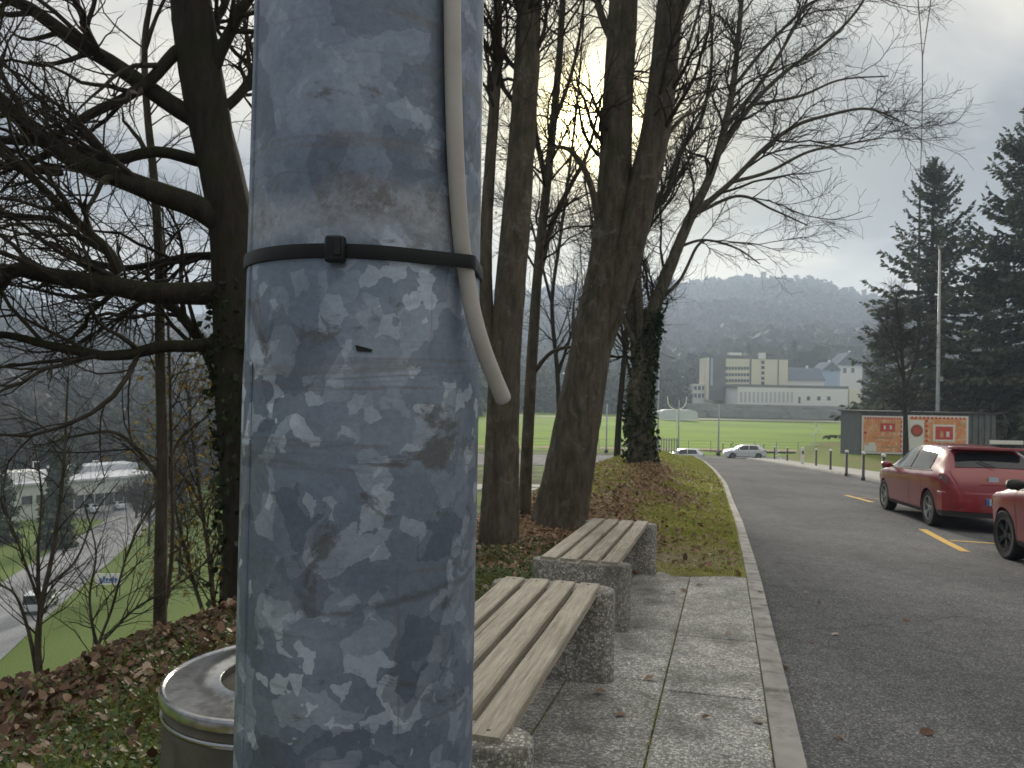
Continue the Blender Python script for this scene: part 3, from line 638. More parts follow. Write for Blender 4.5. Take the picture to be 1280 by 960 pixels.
hp = on_pole(419, 312, 0.0787 + 0.0045) - np.array([PC[0], PC[1], zt]); hp[2] = 0.0; ha = math.atan2(hp[0], -hp[1])
hd = MB().box((hp[0], hp[1], 0.0), (0.0115, 0.0075, 0.0155), ha).build('head', BLK, tie); soften(hd, 35, 0.0016)
MB().box((hp[0] * 1.05 + 0.0022, hp[1] * 1.052, 0.0008), (0.0036, 0.0012, 0.009), ha).build('slot', pmat('tie_slot', (0.006, 0.006, 0.007), None, 5, 0.6), hd)
# nick in the zinc, a flat dark patch on the surface
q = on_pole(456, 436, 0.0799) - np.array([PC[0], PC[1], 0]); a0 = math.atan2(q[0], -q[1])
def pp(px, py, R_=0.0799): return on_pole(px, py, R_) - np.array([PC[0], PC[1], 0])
MB().add([pp(444, 431), pp(466, 437), pp(464, 440), pp(446, 439)], [(0, 1, 2, 3)]).build('nick', pmat('nick_dark_steel', (0.015, 0.016, 0.02), None, 10, 0.9), pole, fix=False)

# ------------------------------------------------------------------ litter bin
bx, by = -0.396, 1.37; bz = float(gz(bx, by)) - 0.01; top_z = 0.842
bin_ = empty('litter_bin', (bx, by, bz), label='round litter bin with brown body and steel lid behind the steel pole', cat='litter bin')
hh = top_z - bz
BINB = pmat('bin_body', (0.07, 0.064, 0.048), (0.13, 0.118, 0.09), 6, 0.75, bmp=0.5, bscale=70, bdist=0.003, c3=(0.03, 0.035, 0.015), s3=9, f3=0.7)
BINM = pmat('bin_steel', (0.42, 0.42, 0.43), (0.55, 0.55, 0.56), 25, 0.22, 1.0, bmp=0.25, bscale=60, bdist=0.002, c3=(0.28, 0.27, 0.26), s3=45, f3=0.5)
MB().lathe([(0.18, 0.0), (0.193, 0.02), (0.196, 0.1), (0.196, hh - 0.05), (0.193, hh - 0.012)], 64).build('body', BINB, bin_, True)
soften(MB().lathe([(0.190, hh - 0.046), (0.198, hh - 0.045), (0.1995, hh - 0.042), (0.1995, hh - 0.040), (0.198, hh - 0.037), (0.190, hh - 0.036)], 64, cap=False).build('band', BINM, bin_))
lid = soften(MB().lathe([(0.190, hh - 0.022), (0.199, hh - 0.021), (0.2015, hh - 0.018), (0.202, hh - 0.004), (0.2, hh), (0.196, hh + 0.001), (0.192, hh - 0.002), (0.15, hh + 0.002), (0.108, hh + 0.003), (0.104, hh + 0.001), (0.103, hh - 0.03)], 72, cap=False).build('lid', BINM, bin_))
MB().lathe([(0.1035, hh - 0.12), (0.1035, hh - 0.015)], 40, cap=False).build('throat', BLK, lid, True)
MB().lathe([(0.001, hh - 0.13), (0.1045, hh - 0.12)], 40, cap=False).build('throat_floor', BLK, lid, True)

# ------------------------------------------------------------------ benches
def wood_mat():
    m, n, l, b = material('weathered_wood')
    oi = n.new('ShaderNodeObjectInfo'); t = n.new('ShaderNodeTexCoord'); cm = n.new('ShaderNodeVectorMath'); cm.operation = 'ADD'; sc2 = n.new('ShaderNodeMath'); sc2.operation = 'MULTIPLY'; l.new(oi.outputs['Random'], sc2.inputs[0]); sc2.inputs[1].default_value = 50
    l.new(t.outputs['Object'], cm.inputs[0]); l.new(sc2.outputs[0], cm.inputs[1])
    def nz(s, st, d=7, r=0.65, ds=0.0):
        mp = n.new('ShaderNodeMapping'); mp.inputs[3].default_value = st; l.new(cm.outputs[0], mp.inputs[0]); q = n.new('ShaderNodeTexNoise'); q.inputs['Scale'].default_value = s; q.inputs['Detail'].default_value = d; q.inputs['Roughness'].default_value = r; q.inputs['Distortion'].default_value = ds
        l.new(mp.outputs[0], q.inputs['Vector']); return q.outputs[0]
    g = nz(9, (7, 0.35, 7), 8, 0.7, 0.5); f = nz(30, (9, 0.3, 9), 5, 0.6); big = nz(2.5, (1, 1, 1), 5)
    c = ramp(n, l, g, [(0.25, (0.15, 0.132, 0.108)), (0.45, (0.31, 0.28, 0.232)), (0.62, (0.43, 0.395, 0.335)), (0.85, (0.53, 0.495, 0.43))])
    c = mixc(n, l, 0.75, c, ramp(n, l, f, [(0.3, (0.62, 0.6, 0.56)), (0.6, (1.12, 1.1, 1.07))]), 'MULTIPLY')
    c = mixc(n, l, 0.7, c, ramp(n, l, big, [(0.3, (0.75, 0.76, 0.72)), (0.7, (1.15, 1.12, 1.08))]), 'MULTIPLY')
    ck = nz(5, (12, 0.25, 3), 4, 0.5, 0.3); c = mixc(n, l, ramp(n, l, ck, [(0.665, (0, 0, 0)), (0.70, (0.85, 0.85, 0.85))]), c, (0.05, 0.04, 0.03))
    l.new(c, b.inputs['Base Color']); b.inputs['Roughness'].default_value = 0.7; b.inputs['Specular IOR Level'].default_value = 0.4
    bump(n, l, b, f, 0.5, 0.004)
    return m
WOOD = wood_mat()
BCON = pebble_mat('bench_concrete', (0.46, 0.44, 0.39), (0.15, 0.142, 0.125), 85.0, 0.05, 0.45, (0.10, 0.095, 0.083))
BTH = math.atan(0.272)
def bench(x, y, ztop, span, tilt, label, seed):
    g = float(gz(x, y)); o = empty('bench', (x, y, g), -BTH, label, 'bench', 'slatted benches along the footpath', rx=tilt)
    ht = ztop - g; rng = np.random.default_rng(seed); R_ = 0.088
    poly = [(-R_ + R_ * math.cos(a), R_ * math.sin(a)) for a in np.linspace(-math.pi / 2, math.pi / 2, 17)] + [(-0.60 - 0.05 * math.cos(a - math.pi), R_ * math.sin(a) * -1.0) for a in np.linspace(-math.pi / 2, math.pi / 2, 9)]
    poly = [(-R_ + R_ * math.cos(a), R_ * math.sin(a)) for a in np.linspace(-math.pi / 2, math.pi / 2, 17)] + [(-0.585 + R_ * math.cos(a), R_ * math.sin(a)) for a in np.linspace(math.pi / 2, 1.5 * math.pi, 17)]
    for yy in (0.0, -span):
        b = MB(); b.prism([(p[0], p[1] + yy) for p in poly], -0.45, ht, 0.014); soften(b.build('support', BCON, o), 50)
    for k in range(4):
        x0 = -0.612 + k * 0.139; w = 0.110 + rng.uniform(-0.002, 0.002); e0, e1 = -span - 0.045 + rng.uniform(-.012, .012), 0.048 + rng.uniform(-.01, .01)
        b = MB(); nseg = 10; V = []; prof = [(0, 0), (w, 0), (w, 0.034), (w - 0.006, 0.040), (0.006, 0.040), (0, 0.034)]; wav = rng.normal(0, 0.0005, (nseg + 1, 2))
        for i in range(nseg + 1):
            yy = e0 + (e1 - e0) * i / nseg
            for (a, c) in prof: V.append((x0 + a + wav[i, 0], yy, ht - 0.022 + c + wav[i, 1]))
        Fc = [(i * 6 + j, i * 6 + (j + 1) % 6, (i + 1) * 6 + (j + 1) % 6, (i + 1) * 6 + j) for i in range(nseg) for j in range(6)] + [tuple(range(5, -1, -1)), tuple(nseg * 6 + j for j in range(6))]
        soften(b.add(V, Fc).build('slat', WOOD, o), 30)
        for yb in (0.0, -span): 
            if k in (0, 1, 2, 3): MB().lathe([(0.007, ht + 0.0165), (0.007, ht + 0.0195), (0.004, ht + 0.0205)], 8, (x0 + w / 2 + rng.uniform(-.01, .01), yb + rng.uniform(-.01, .01), 0)).build('bolt', BINB, o)
    return o
bench(0.565, 4.05, 0.317, 1.83, 0.0, 'slatted wooden bench on concrete supports beside the steel pole and litter bin', 1)
bench(1.375, 7.16, 0.142, 2.14, -0.036, 'slatted wooden bench on concrete supports before the leaning double trunk', 2)

# ------------------------------------------------------------------ trees
BARK = bark_mat('mossy_bark', (0.016, 0.013, 0.010), (0.055, 0.045, 0.034), 0.75, mossc=(0.026, 0.036, 0.008))
BARK2 = bark_mat('flare_lifted_mossy_bark', (0.045, 0.037, 0.028), (0.17, 0.145, 0.112), 0.6, 12, lichen=0.55)  # bark tone lifted to carry sun flare; moss and lichen are its own
TWIG = pmat('twig_bark', (0.030, 0.025, 0.02), (0.065, 0.054, 0.042), 6, 0.9, spec=0.2)
IVYM = island_mat('ivy_leaves', [(0, (0.008, 0.016, 0.006)), (0.6, (0.018, 0.032, 0.010)), (1, (0.035, 0.055, 0.016))], 0.5, 0.1)
YELM = island_mat('yellow_leaves', [(0, (0.24, 0.15, 0.05)), (0.3, (0.17, 0.12, 0.05)), (0.45, (0.38, 0.28, 0.06)), (0.6, (0.15, 0.17, 0.05)), (0.85, (0.11, 0.13, 0.045)), (1, (0.26, 0.14, 0.05))], 0.7, 0.5)
def limb(pts, Y0, Y1, w0, w1, K=16, wob=0.0, rng=None):
    """pixel path on the photograph at depths Y0..Y1, widths in pixels -> points and radii"""
    p = np.array(pts, float); s = np.concatenate([[0], np.cumsum(np.linalg.norm(np.diff(p, axis=0), axis=1))]); s /= s[-1]
    P = np.array([at(a[0], a[1], Y0 + (Y1 - Y0) * t) for a, t in zip(p, s)]); P = spline(P, K); t = np.linspace(0, 1, K)
    wv = np.interp(t, np.linspace(0, 1, len(w0)), w0) if isinstance(w0, (tuple, list)) else w0 + (w1 - w0) * t
    R = wv / 2 * (Y0 + (Y1 - Y0) * t) / F
    if rng is not None and wob: P[1:] += np.cumsum(rng.normal(0, wob, (K - 1, 3)), 0) * 0.5
    return P, R
def grow(P, R, rng, n, K, length, ang, t0=0.15, rr=0.55, rmax=9, up=0.1, wig=0.16, rtip=0.0012, t1=1.0, lenpow=0.0):
    Mm, Kp = P.shape[:2]; ln = np.linalg.norm(np.diff(P, axis=1), axis=2).sum(1); pr = ln / ln.sum()
    pi = rng.choice(Mm, n, p=pr); t = (t0 + (t1 - t0) * rng.random(n)) * (Kp - 1.001); i = t.astype(int); f = (t - i)[:, None]
    st = P[pi, i] * (1 - f) + P[pi, i + 1] * f; tg = P[pi, i + 1] - P[pi, i]; tg /= np.linalg.norm(tg, axis=1, keepdims=True) + 1e-9
    r0 = R[pi, i] * (1 - f[:, 0]) + R[pi, i + 1] * f[:, 0]
    pe = np.cross(tg, rng.normal(size=(n, 3))); pe /= np.linalg.norm(pe, axis=1, keepdims=True) + 1e-9
    a = rng.uniform(ang[0], ang[1], n)[:, None]; d = np.cos(a) * tg + np.sin(a) * pe; d[:, 2] += up; d /= np.linalg.norm(d, axis=1, keepdims=True)
    L = rng.uniform(length[0], length[1], n)
    if lenpow: L *= np.clip(r0 / np.median(r0), 0.4, 1.8) ** lenpow
    L *= (1.15 - 0.6 * t / (Kp - 1))
    out = np.zeros((n, K, 3)); out[:, 0] = st
    for k in range(1, K):
        d = d + rng.normal(0, wig, (n, 3)); d[:, 2] += up * 0.25; d /= np.linalg.norm(d, axis=1, keepdims=True); out[:, k] = out[:, k - 1] + d * (L / (K - 1))[:, None]
    r1 = np.minimum(r0 * rr, rmax); rt = np.minimum(rtip, r1); s = np.linspace(0, 1, K)[None]
    return out, (r1[:, None] * (1 - s) ** 0.8 + rt[:, None] * s)
def regular(limbs, K=16):
    P = np.stack([spline(p, K) if len(p) != K else p for p, r in limbs]); R = np.stack([np.interp(np.linspace(0, 1, K), np.linspace(0, 1, len(r)), r) for p, r in limbs]); return P, R
def tube_obj(name, P, R, n, mat, parent):
    V, Q = tubes(P, R, n); return link(name, mesh_np(name, V - np.array(parent.location), Q), mat, parent, True)
def rough_tube(name, P, R, n, mat, parent, rng, amp=0.07, flare=0.0):
    """trunk: dense rings with lobes and bark ridges, buttress flare at the foot"""
    K = max(24, int(np.linalg.norm(np.diff(P, axis=0), axis=1).sum() / 0.12)); K = min(K, 120)
    Pd = spline(P, K); Rd = np.interp(np.linspace(0, 1, K), np.linspace(0, 1, len(R)), R); V, Q = tubes(Pd[None], Rd[None], n); V = V.reshape(K, n, 3)
    a = np.arange(n) * 2 * math.pi / n; ph = rng.uniform(0, 6.28, 6); z = np.linspace(0, 1, K)[:, None]
    k = 1 + amp * (np.sin(2 * a + ph[0] + z * 3) * 0.5 + np.sin(3 * a + ph[1] - z * 5) * 0.4 + np.sin(5 * a + ph[2] + z * 9) * 0.3 + np.sin(z * 23 + ph[3]) * 0.25) + rng.normal(0, amp * 0.22, (K, n))
    if flare: k = k + flare * np.exp(-z * K * 0.09)*(1 + 0.5 * np.sin(4 * a + ph[4]) + 0.3 * np.sin(7 * a + ph[5]))
    V = Pd[:, None] + (V - Pd[:, None]) * k[..., None]
    return link(name, mesh_np(name, V.reshape(-1, 3) - np.array(parent.location), Q), mat, parent, True)
def crown(parent, P, R, rng, levels, mat=None, extra=()):
    """twig mass grown from the given limbs: list of (n, K, length, angle, sides, kwargs)"""
    parts = []; cur = [(P, R)]
    for n, K, length, ang, sides, kw in levels:
        src = cur[-1] if not kw.pop('all', False) else None
        Pn, Rn = grow(cur[-1][0], cur[-1][1], rng, n, K, length, ang, **kw); parts.append(tubes(Pn, Rn, sides)); cur.append((Pn, Rn))
    for e_ in extra: parts.append(e_)
    V, Q = merge(parts); link('crown', mesh_np('crown', V - np.array(parent.location), Q), mat or TWIG, parent, True)
    return cur
def leaf_cards(pts, size, rng, mat, name, parent, droop=0.4):
    n = len(pts); a = rng.normal(size=(n, 3)); a[:, 2] -= droop; a /= np.linalg.norm(a, axis=1, keepdims=True); b = np.cross(a, rng.normal(size=(n, 3))); b /= np.linalg.norm(b, axis=1, keepdims=True)
    s = (size * rng.uniform(0.6, 1.3, n))[:, None]; c = np.cross(a, b)
    V = np.stack([pts, pts + a * s * .5 + b * s * .38 + c * s * .1, pts + a * s, pts + a * s * .5 - b * s * .38 + c * s * .1], 1).reshape(-1, 3)
    off = np.array(parent.location) if parent is not None else 0
    return link(name, mesh_np(name, V - off, np.arange(4 * n).reshape(-1, 4)), mat, parent)
def sample_on(P, R, n, rng, spread=1.0, t0=0.0, t1=1.0):
    Mm, Kp = P.shape[:2]; pi = rng.integers(0, Mm, n); t = (t0 + (t1 - t0) * rng.random(n)) * (Kp - 1.001); i = t.astype(int); f = (t - i)[:, None]
    c = P[pi, i] * (1 - f) + P[pi, i + 1] * f; d = rng.normal(size=(n, 3)); d /= np.linalg.norm(d, axis=1, keepdims=True)
    return c + d * (R[pi, i] * rng.uniform(0.9, 1.0 + spread, n))[:, None]
def foot(pt): return (float(pt[0]), float(pt[1]), float(gz(pt[0], pt[1])))

# -- the spreading tree with mossy limbs
rng = np.random.default_rng(21)
YT = 6.0
base = at(322, 770, YT)
t1 = empty('spreading_tree', foot(base), label='large bare tree with mossy limbs spreading out over the valley slope', cat='tree')
tr = limb([(325, 860), (320, 740), (312, 620), (302, 500), (298, 400), (291, 290), (276, 210), (265, 165), (253, 100), (243, 30), (232, -60), (225, -180), (215, -330), (210, -470)], YT, YT, 66, 26, 40)
tr[1][:] = np.interp(np.linspace(0, 1, 40), [0, .12, .3, .5, .7, 1], np.array([86, 64, 58, 50, 50, 16]) / 2 * YT / F)
rough_tube('trunk', tr[0], tr[1], 28, BARK, t1, rng, 0.06, 0.2)
LL = [([(243, 150), (230, 143), (187, 113), (140, 80), (100, 57), (50, 20), (20, 3), (-40, -25), (-140, -90), (-260, -120)], 6.0, 5.3, 25, 9),
      ([(250, 44), (240, 55), (217, 67), (190, 100), (167, 117), (113, 143), (67, 170), (20, 176), (-40, 172), (-120, 185)], 6.0, 5.2, 19, 7),
      ([(295, 310), (278, 284), (247, 263), (200, 247), (157, 230), (110, 213), (67, 190), (33, 160), (10, 137), (-30, 100), (-100, 60), (-200, 40)], 6.0, 5.0, 36, 10),
      ([(265, 203), (245, 200), (197, 190), (147, 200), (110, 197), (73, 187), (30, 205), (-10, 206), (-80, 190)], 6.0, 5.6, 17, 6),
      ([(295, 368), (270, 366), (233, 365), (187, 363), (147, 355), (100, 347), (50, 338), (17, 331), (-8, 348), (-60, 372), (-140, 380), (-230, 420)], 6.0, 4.7, 33, 12),
      ([(150, 340), (140, 317), (113, 290), (83, 260), (50, 227), (0, 187), (-60, 130)], 5.3, 4.9, 15, 7),
      ([(295, 424), (277, 427), (240, 432), (200, 433), (160, 443), (120, 443), (80, 437), (40, 428), (0, 420), (-60, 425), (-140, 450)], 6.0, 5.2, 18, 7),
      ([(290, 520), (280, 500), (263, 447), (243, 413), (223, 390), (195, 378), (150, 360), (100, 330)], 6.05, 6.6, 20, 6),
      ([(295, 322), (280, 320), (233, 320), (200, 327), (160, 333), (110, 325), (60, 300)], 6.1, 6.8, 13, 5),
      ([(77, 213), (40, 208), (0, 204), (-50, 190)], 5.3, 5.0, 13, 8),
      ([(140, 317), (100, 300), (60, 275), (10, 270), (-40, 255)], 5.5, 5.9, 10, 5),
      ([(255, 120), (275, 70), (295, 30), (330, -30), (380, -110), (440, -170)], 6.0, 5.8, 18, 7),
      ([(262, 150), (300, 120), (340, 60), (400, 20), (470, -60)], 6.0, 6.8, 14, 6),
      ([(240, 20), (200, -30), (150, -80), (80, -150), (0, -200)], 6.0, 6.6, 20, 7),
      ([(235, -40), (270, -110), (330, -190), (420, -260)], 6.0, 5.4, 18, 6),
      ([(228, -130), (180, -210), (120, -300), (60, -360)], 6.0, 6.2, 16, 5),
      ([(250, 90), (262, 40), (285, 0), (290, -60), (320, -160)], 6.0, 7.2, 14, 5),
      ([(300, 440), (330, 400), (390, 360), (440, 330), (500, 270)], 6.0, 7.4, 16, 6)]
lim = []
for k, (pts, a, b_, w0, w1) in enumerate(LL):
    P_, R_ = limb(pts, a, b_, w0, w1, 22, 0.008, rng); lim.append((P_, R_)); rough_tube('limb', P_, R_, 12, BARK, t1, rng, 0.07)
LP, LR = regular(lim, 22)
lv = crown(t1, LP, LR, rng, [(230, 9, (0.5, 1.9), (0.35, 1.1), 6, dict(t0=0.25, rr=0.5, rmax=0.022, up=0.06, wig=0.2, rtip=0.003)),
                        (1500, 7, (0.3, 1.0), (0.35, 1.1), 4, dict(t0=0.1, rr=0.55, rmax=0.008, up=0.03, wig=0.22, rtip=0.0016)),
                        (6500, 5, (0.12, 0.5), (0.3, 1.1), 3, dict(t0=0.1, rr=0.6, rmax=0.0032, up=0.0, wig=0.25, rtip=0.001))])
leaf_cards(sample_on(tr[0][None], tr[1][None], 2600, rng, 0.5, 0.0, 0.34), 0.06, rng, IVYM, 'ivy', t1)

# -- slender straight tree in front of it
def simple_tree(name, label, traces, foot_px, Y, levels, seed, bark=BARK2, cat='tree', group=None, sides=12, amp=0.06, flare=0.2, K=24, wob=0.0):
    rng = np.random.default_rng(seed); o = empty(name, foot(at(foot_px[0], foot_px[1], Y)), label=label, cat=cat, group=group); lims = []
    for k, (pts, y0, y1, w0, w1) in enumerate(traces):
        if k == 0:                                       # carry the foot down into the ground
            pts = list(pts); q = at(pts[0][0], pts[0][1], y0); zg = float(gz(q[0], q[1])) - 0.25
            if q[2] > zg: pts = [(pts[0][0], pts[0][1] + (q[2] - zg) / y0 * F)] + pts
        P_, R_ = limb(pts, y0, y1, w0, w1, K, wob, rng); lims.append((P_, R_)); rough_tube('trunk' if k == 0 else 'limb', P_, R_, sides if k else sides + 8, bark, o, rng, amp, flare if k == 0 else 0)
    P_, R_ = regular(lims, K); cur = crown(o, P_, R_, rng, levels) if levels else None
    return o, P_, R_, cur, rng
simple_tree('slender_tree', 'slender dark straight tree standing at the edge of the leafy slope', [([(200, 815), (201, 700), (203, 560), (200, 450), (199, 330), (192, 220), (183, 130), (181, 50), (192, -20), (205, -120), (215, -260)], 6.6, 6.6, 16, 4),
            ([(203, 620), (215, 570), (232, 540), (262, 520)], 6.6, 6.9, 5, 2), ([(200, 600), (170, 560), (140, 540), (95, 545), (40, 560)], 6.6, 6.2, 6, 2), ([(182, 60), (196, 20), (220, -30), (250, -90)], 6.6, 6.5, 6, 2),
            ([(200, 800), (215, 690), (214, 560), (210, 400), (203, 260)], 6.9, 7.0, 6, 2)], (200, 800), 6.6,
            [(60, 7, (0.4, 1.4), (0.5, 1.3), 4, dict(t0=0.2, rr=0.4, rmax=0.008, up=0.12, wig=0.18, rtip=0.002)), (380, 6, (0.25, 0.8), (0.4, 1.1), 3, dict(rr=0.5, rmax=0.004, up=0.03, wig=0.2)), (1300, 4, (0.1, 0.4), (0.4, 1.1), 3, dict(rr=0.6, rmax=0.0022, up=0.0, wig=0.2, rtip=0.0009))], 31)
# -- saplings on the slope
for k, (tx, lab, sd) in enumerate([([([(50, 862), (47, 800), (54, 745), (66, 690), (78, 600), (82, 540), (85, 470)], 5.6, 5.4, 8, 2), ([(47, 850), (36, 790), (20, 745), (0, 730), (-30, 700)], 5.6, 5.3, 5, 1.5), ([(48, 845), (50, 760), (47, 700), (52, 620), (44, 560)], 5.6, 5.5, 5, 1.5), ([(52, 760), (30, 700), (12, 650), (-10, 600)], 5.6, 5.2, 4, 1.2), ([(56, 735), (95, 700), (120, 640), (150, 600)], 5.5, 5.7, 4, 1.2)], 'bare multi stemmed sapling on the slope above the lower road', 41),
                                   ([([(120, 822), (140, 760), (160, 690), (185, 640), (230, 600)], 6.3, 6.8, 4, 1.3), ([(122, 818), (112, 750), (120, 690), (105, 630)], 6.3, 6.2, 4, 1.2), ([(130, 800), (170, 760), (215, 735), (262, 700)], 6.3, 6.6, 3.5, 1.2)], 'thin bare seedling arching over the leafy slope', 42)]):
    simple_tree('sapling', lab, tx, tx[0][0][0], tx[0][1], [(60, 7, (0.25, 0.9), (0.3, 1.0), 4, dict(t0=0.15, rr=0.5, rmax=0.005, up=0.15, wig=0.14, rtip=0.0014)), (260, 5, (0.12, 0.5), (0.3, 1.0), 3, dict(rr=0.55, rmax=0.0025, up=0.06, wig=0.16, rtip=0.0009))], sd, sides=6)
# -- shrub with the last yellow leaves
o, P_, R_, cur, rg = simple_tree('hazel_shrub', 'tangled shrub with a few last yellow leaves beside the spreading tree', [([(270, 800), (262, 700), (250, 620), (240, 545), (235, 490)], 9.0, 9.0, 7, 2), ([(275, 800), (280, 690), (285, 600), (290, 520), (300, 470)], 9.0, 9.3, 7, 2), ([(265, 800), (240, 720), (222, 650), (212, 590)], 9.0, 8.8, 6, 2), ([(275, 800), (300, 700), (320, 620), (340, 560)], 9.2, 9.6, 7, 2)], (268, 790), 9.0,
     [(70, 7, (0.5, 1.3), (0.3, 1.1), 4, dict(t0=0.2, rr=0.5, rmax=0.010, up=0.1, wig=0.2, rtip=0.002)), (700, 6, (0.3, 0.8), (0.3, 1.1), 3, dict(rr=0.5, rmax=0.005, up=0.02, wig=0.22, rtip=0.0015)), (2600, 4, (0.12, 0.4), (0.3, 1.1), 3, dict(rr=0.6, rmax=0.003, up=0.0, wig=0.22, rtip=0.0012))], 51, sides=6)
leaf_cards(sample_on(cur[3][0], cur[3][1], 3200, rg, 2.5, 0.3), 0.055, rg, YELM, 'leaves', o)

# -- trees behind the benches
BIG = [(64, 9, (0.8, 2.6), (0.4, 1.0), 6, dict(t0=0.5, rr=0.35, rmax=0.035, up=0.15, wig=0.17, rtip=0.005)), (480, 7, (0.5, 1.6), (0.35, 1.1), 4, dict(rr=0.5, rmax=0.013, up=0.05, wig=0.2, rtip=0.003)), (2100, 6, (0.25, 0.8), (0.3, 1.1), 3, dict(rr=0.55, rmax=0.0055, up=0.0, wig=0.22, rtip=0.0018))]
import copy
o, P_, R_, cur, rg = simple_tree('straight_tree', 'stout mossy trunk standing straight behind the first bench', [([(620, 720), (623, 660), (627, 560), (633, 430), (646, 270), (656, 130), (662, 0), (668, -150), (676, -320), (684, -480)], 9.2, 9.2, 46, 24),
      ([(628, 520), (612, 430), (607, 330), (612, 220), (620, 100), (622, 0), (618, -140), (600, -300)], 9.2, 9.5, 19, 8), ([(660, 30), (690, -60), (730, -160), (790, -260)], 9.2, 9.6, 18, 6), ([(664, -90), (630, -200), (590, -300)], 9.2, 8.6, 14, 5)], (622, 700), 9.2, copy.deepcopy(BIG), 61, bark=BARK2, amp=0.08, flare=0.25)
o, P_, R_, cur, rg = simple_tree('dark_tree', 'dark thinner tree between the straight trunk and the leaning trunk', [([(653, 700), (656, 620), (661, 520), (668, 400), (675, 310), (684, 230), (692, 150), (700, 60), (706, -40), (720, -200)], 11.6, 11.6, 17, 6),
      ([(672, 350), (690, 280), (714, 230), (735, 190), (752, 120)], 11.6, 12.0, 9, 3), ([(684, 235), (668, 150), (672, 60), (650, -30)], 11.6, 11.4, 8, 3), ([(664, 470), (690, 440), (725, 432), (745, 425)], 11.6, 11.2, 6, 2), ([(690, 160), (715, 90), (728, 20), (735, -60)], 11.6, 11.9, 6, 2)], (654, 680), 11.6, 
      [(44, 8, (0.8, 2.2), (0.5, 1.1), 5, dict(t0=0.4, rr=0.4, rmax=0.02, up=0.1, wig=0.18, rtip=0.004)), (360, 7, (0.5, 1.4), (0.35, 1.1), 4, dict(rr=0.5, rmax=0.010, up=0.03, wig=0.2, rtip=0.003)), (1500, 6, (0.25, 0.8), (0.3, 1.1), 3, dict(rr=0.55, rmax=0.005, up=0.0, wig=0.22, rtip=0.0018))], 62, bark=BARK2)
leaf_cards(sample_on(cur[3][0], cur[3][1], 160, rg, 2.0, 0.5), 0.06, rg, YELM, 'leaves', o)
o, P_, R_, cur, rg = simple_tree('leaning_tree', 'big leaning trunk that forks into two stems behind the benches', [([(694, 700), (700, 655), (713, 580), (730, 480), (746, 390), (758, 330), (768, 230), (772, 130), (780, 0), (788, -150), (796, -330), (800, -480)], 10.8, 10.8, 64, 26),
      ([(738, 480), (757, 415), (770, 365), (790, 290), (806, 220), (823, 140), (838, 0), (850, -120), (866, -280), (880, -420)], 10.8, 10.4, (22, 36, 42, 38, 34, 28, 20), 20), ([(752, 300), (738, 230), (715, 190), (690, 185), (668, 200)], 10.8, 10.2, 11, 1.2), ([(770, 60), (752, 20), (735, -40), (700, -120)], 10.8, 11.3, 12, 5), ([(830, 60), (870, -20), (930, -90), (990, -130)], 10.6, 10.0, 12, 5),
      ([(738, 470), (722, 440), (716, 400), (722, 340)], 10.6, 10.4, 7, 1.2), ([(786, -100), (740, -200), (690, -280)], 10.8, 11.6, 15, 5), ([(850, -130), (920, -220), (1000, -270)], 10.4, 9.8, 12, 5), ([(812, 200), (850, 150), (880, 130), (920, 60)], 10.6, 11.2, 7, 1)], (698, 680), 10.8, copy.deepcopy(BIG), 63, bark=BARK2, amp=0.06, flare=0.35)
for ch in o.children:
    if ch.name.startswith('trunk'): break
# -- the ivy-clad tree with the fanning crown on the verge
Y4 = 24.0
f4 = [([(802, 622), (803, 596), (801, 540), (799, 500), (806, 450), (815, 394), (835, 341), (861, 276), (888, 219), (905, 162), (916, 109), (923, 44), (927, 0), (935, -90), (940, -200)], Y4, Y4, (36, 33, 29, 17, 12, 9, 7, 5, 4), 5),
      ([(861, 276), (874, 262), (914, 228), (953, 188), (993, 158), (1036, 144), (1084, 136), (1124, 150)], Y4, 22.5, 9, 2), ([(888, 219), (900, 190), (940, 131), (984, 88), (1028, 57), (1071, 13), (1100, -40)], Y4, 25, 8, 2.5),
      ([(868, 268), (923, 245), (966, 262), (1010, 282)], Y4, 23, 5, 1.6), ([(799, 490), (793, 420), (789, 350), (800, 284), (835, 240), (852, 188), (878, 144), (890, 60), (880, -60)], Y4, 24.8, (12, 13, 11, 8, 6, 4, 3), 3),
      ([(797, 470), (800, 400), (798, 332), (813, 262), (817, 192), (835, 131), (870, 26), (890, -60)], Y4, 23.2, (9, 10, 8, 6, 4, 3), 3), ([(905, 162), (960, 90), (1000, 20), (1030, -60)], Y4, 23.5, 6, 2), ([(815, 394), (790, 380), (770, 330), (762, 260), (740, 150)], Y4, 25, 8, 2),
      ([(914, 228), (960, 215), (1010, 190), (1060, 180), (1105, 172)], 23.3, 22.6, 5, 1.8), ([(845, 310), (880, 300), (920, 310), (950, 330)], Y4, 23.4, 4, 1.5), ([(916, 109), (975, 40), (1040, -10), (1110, 0)], Y4, 24.6, 5, 1.8), ([(940, 131), (1000, 120), (1050, 100), (1110, 95)], 24.3, 24.8, 4.5, 1.5), ([(800, 440), (780, 400), (770, 350), (755, 310)], Y4, 23.2, 8, 2.5), ([(820, 380), (850, 350), (870, 310), (882, 300)], Y4, 24.4, 5, 3)]
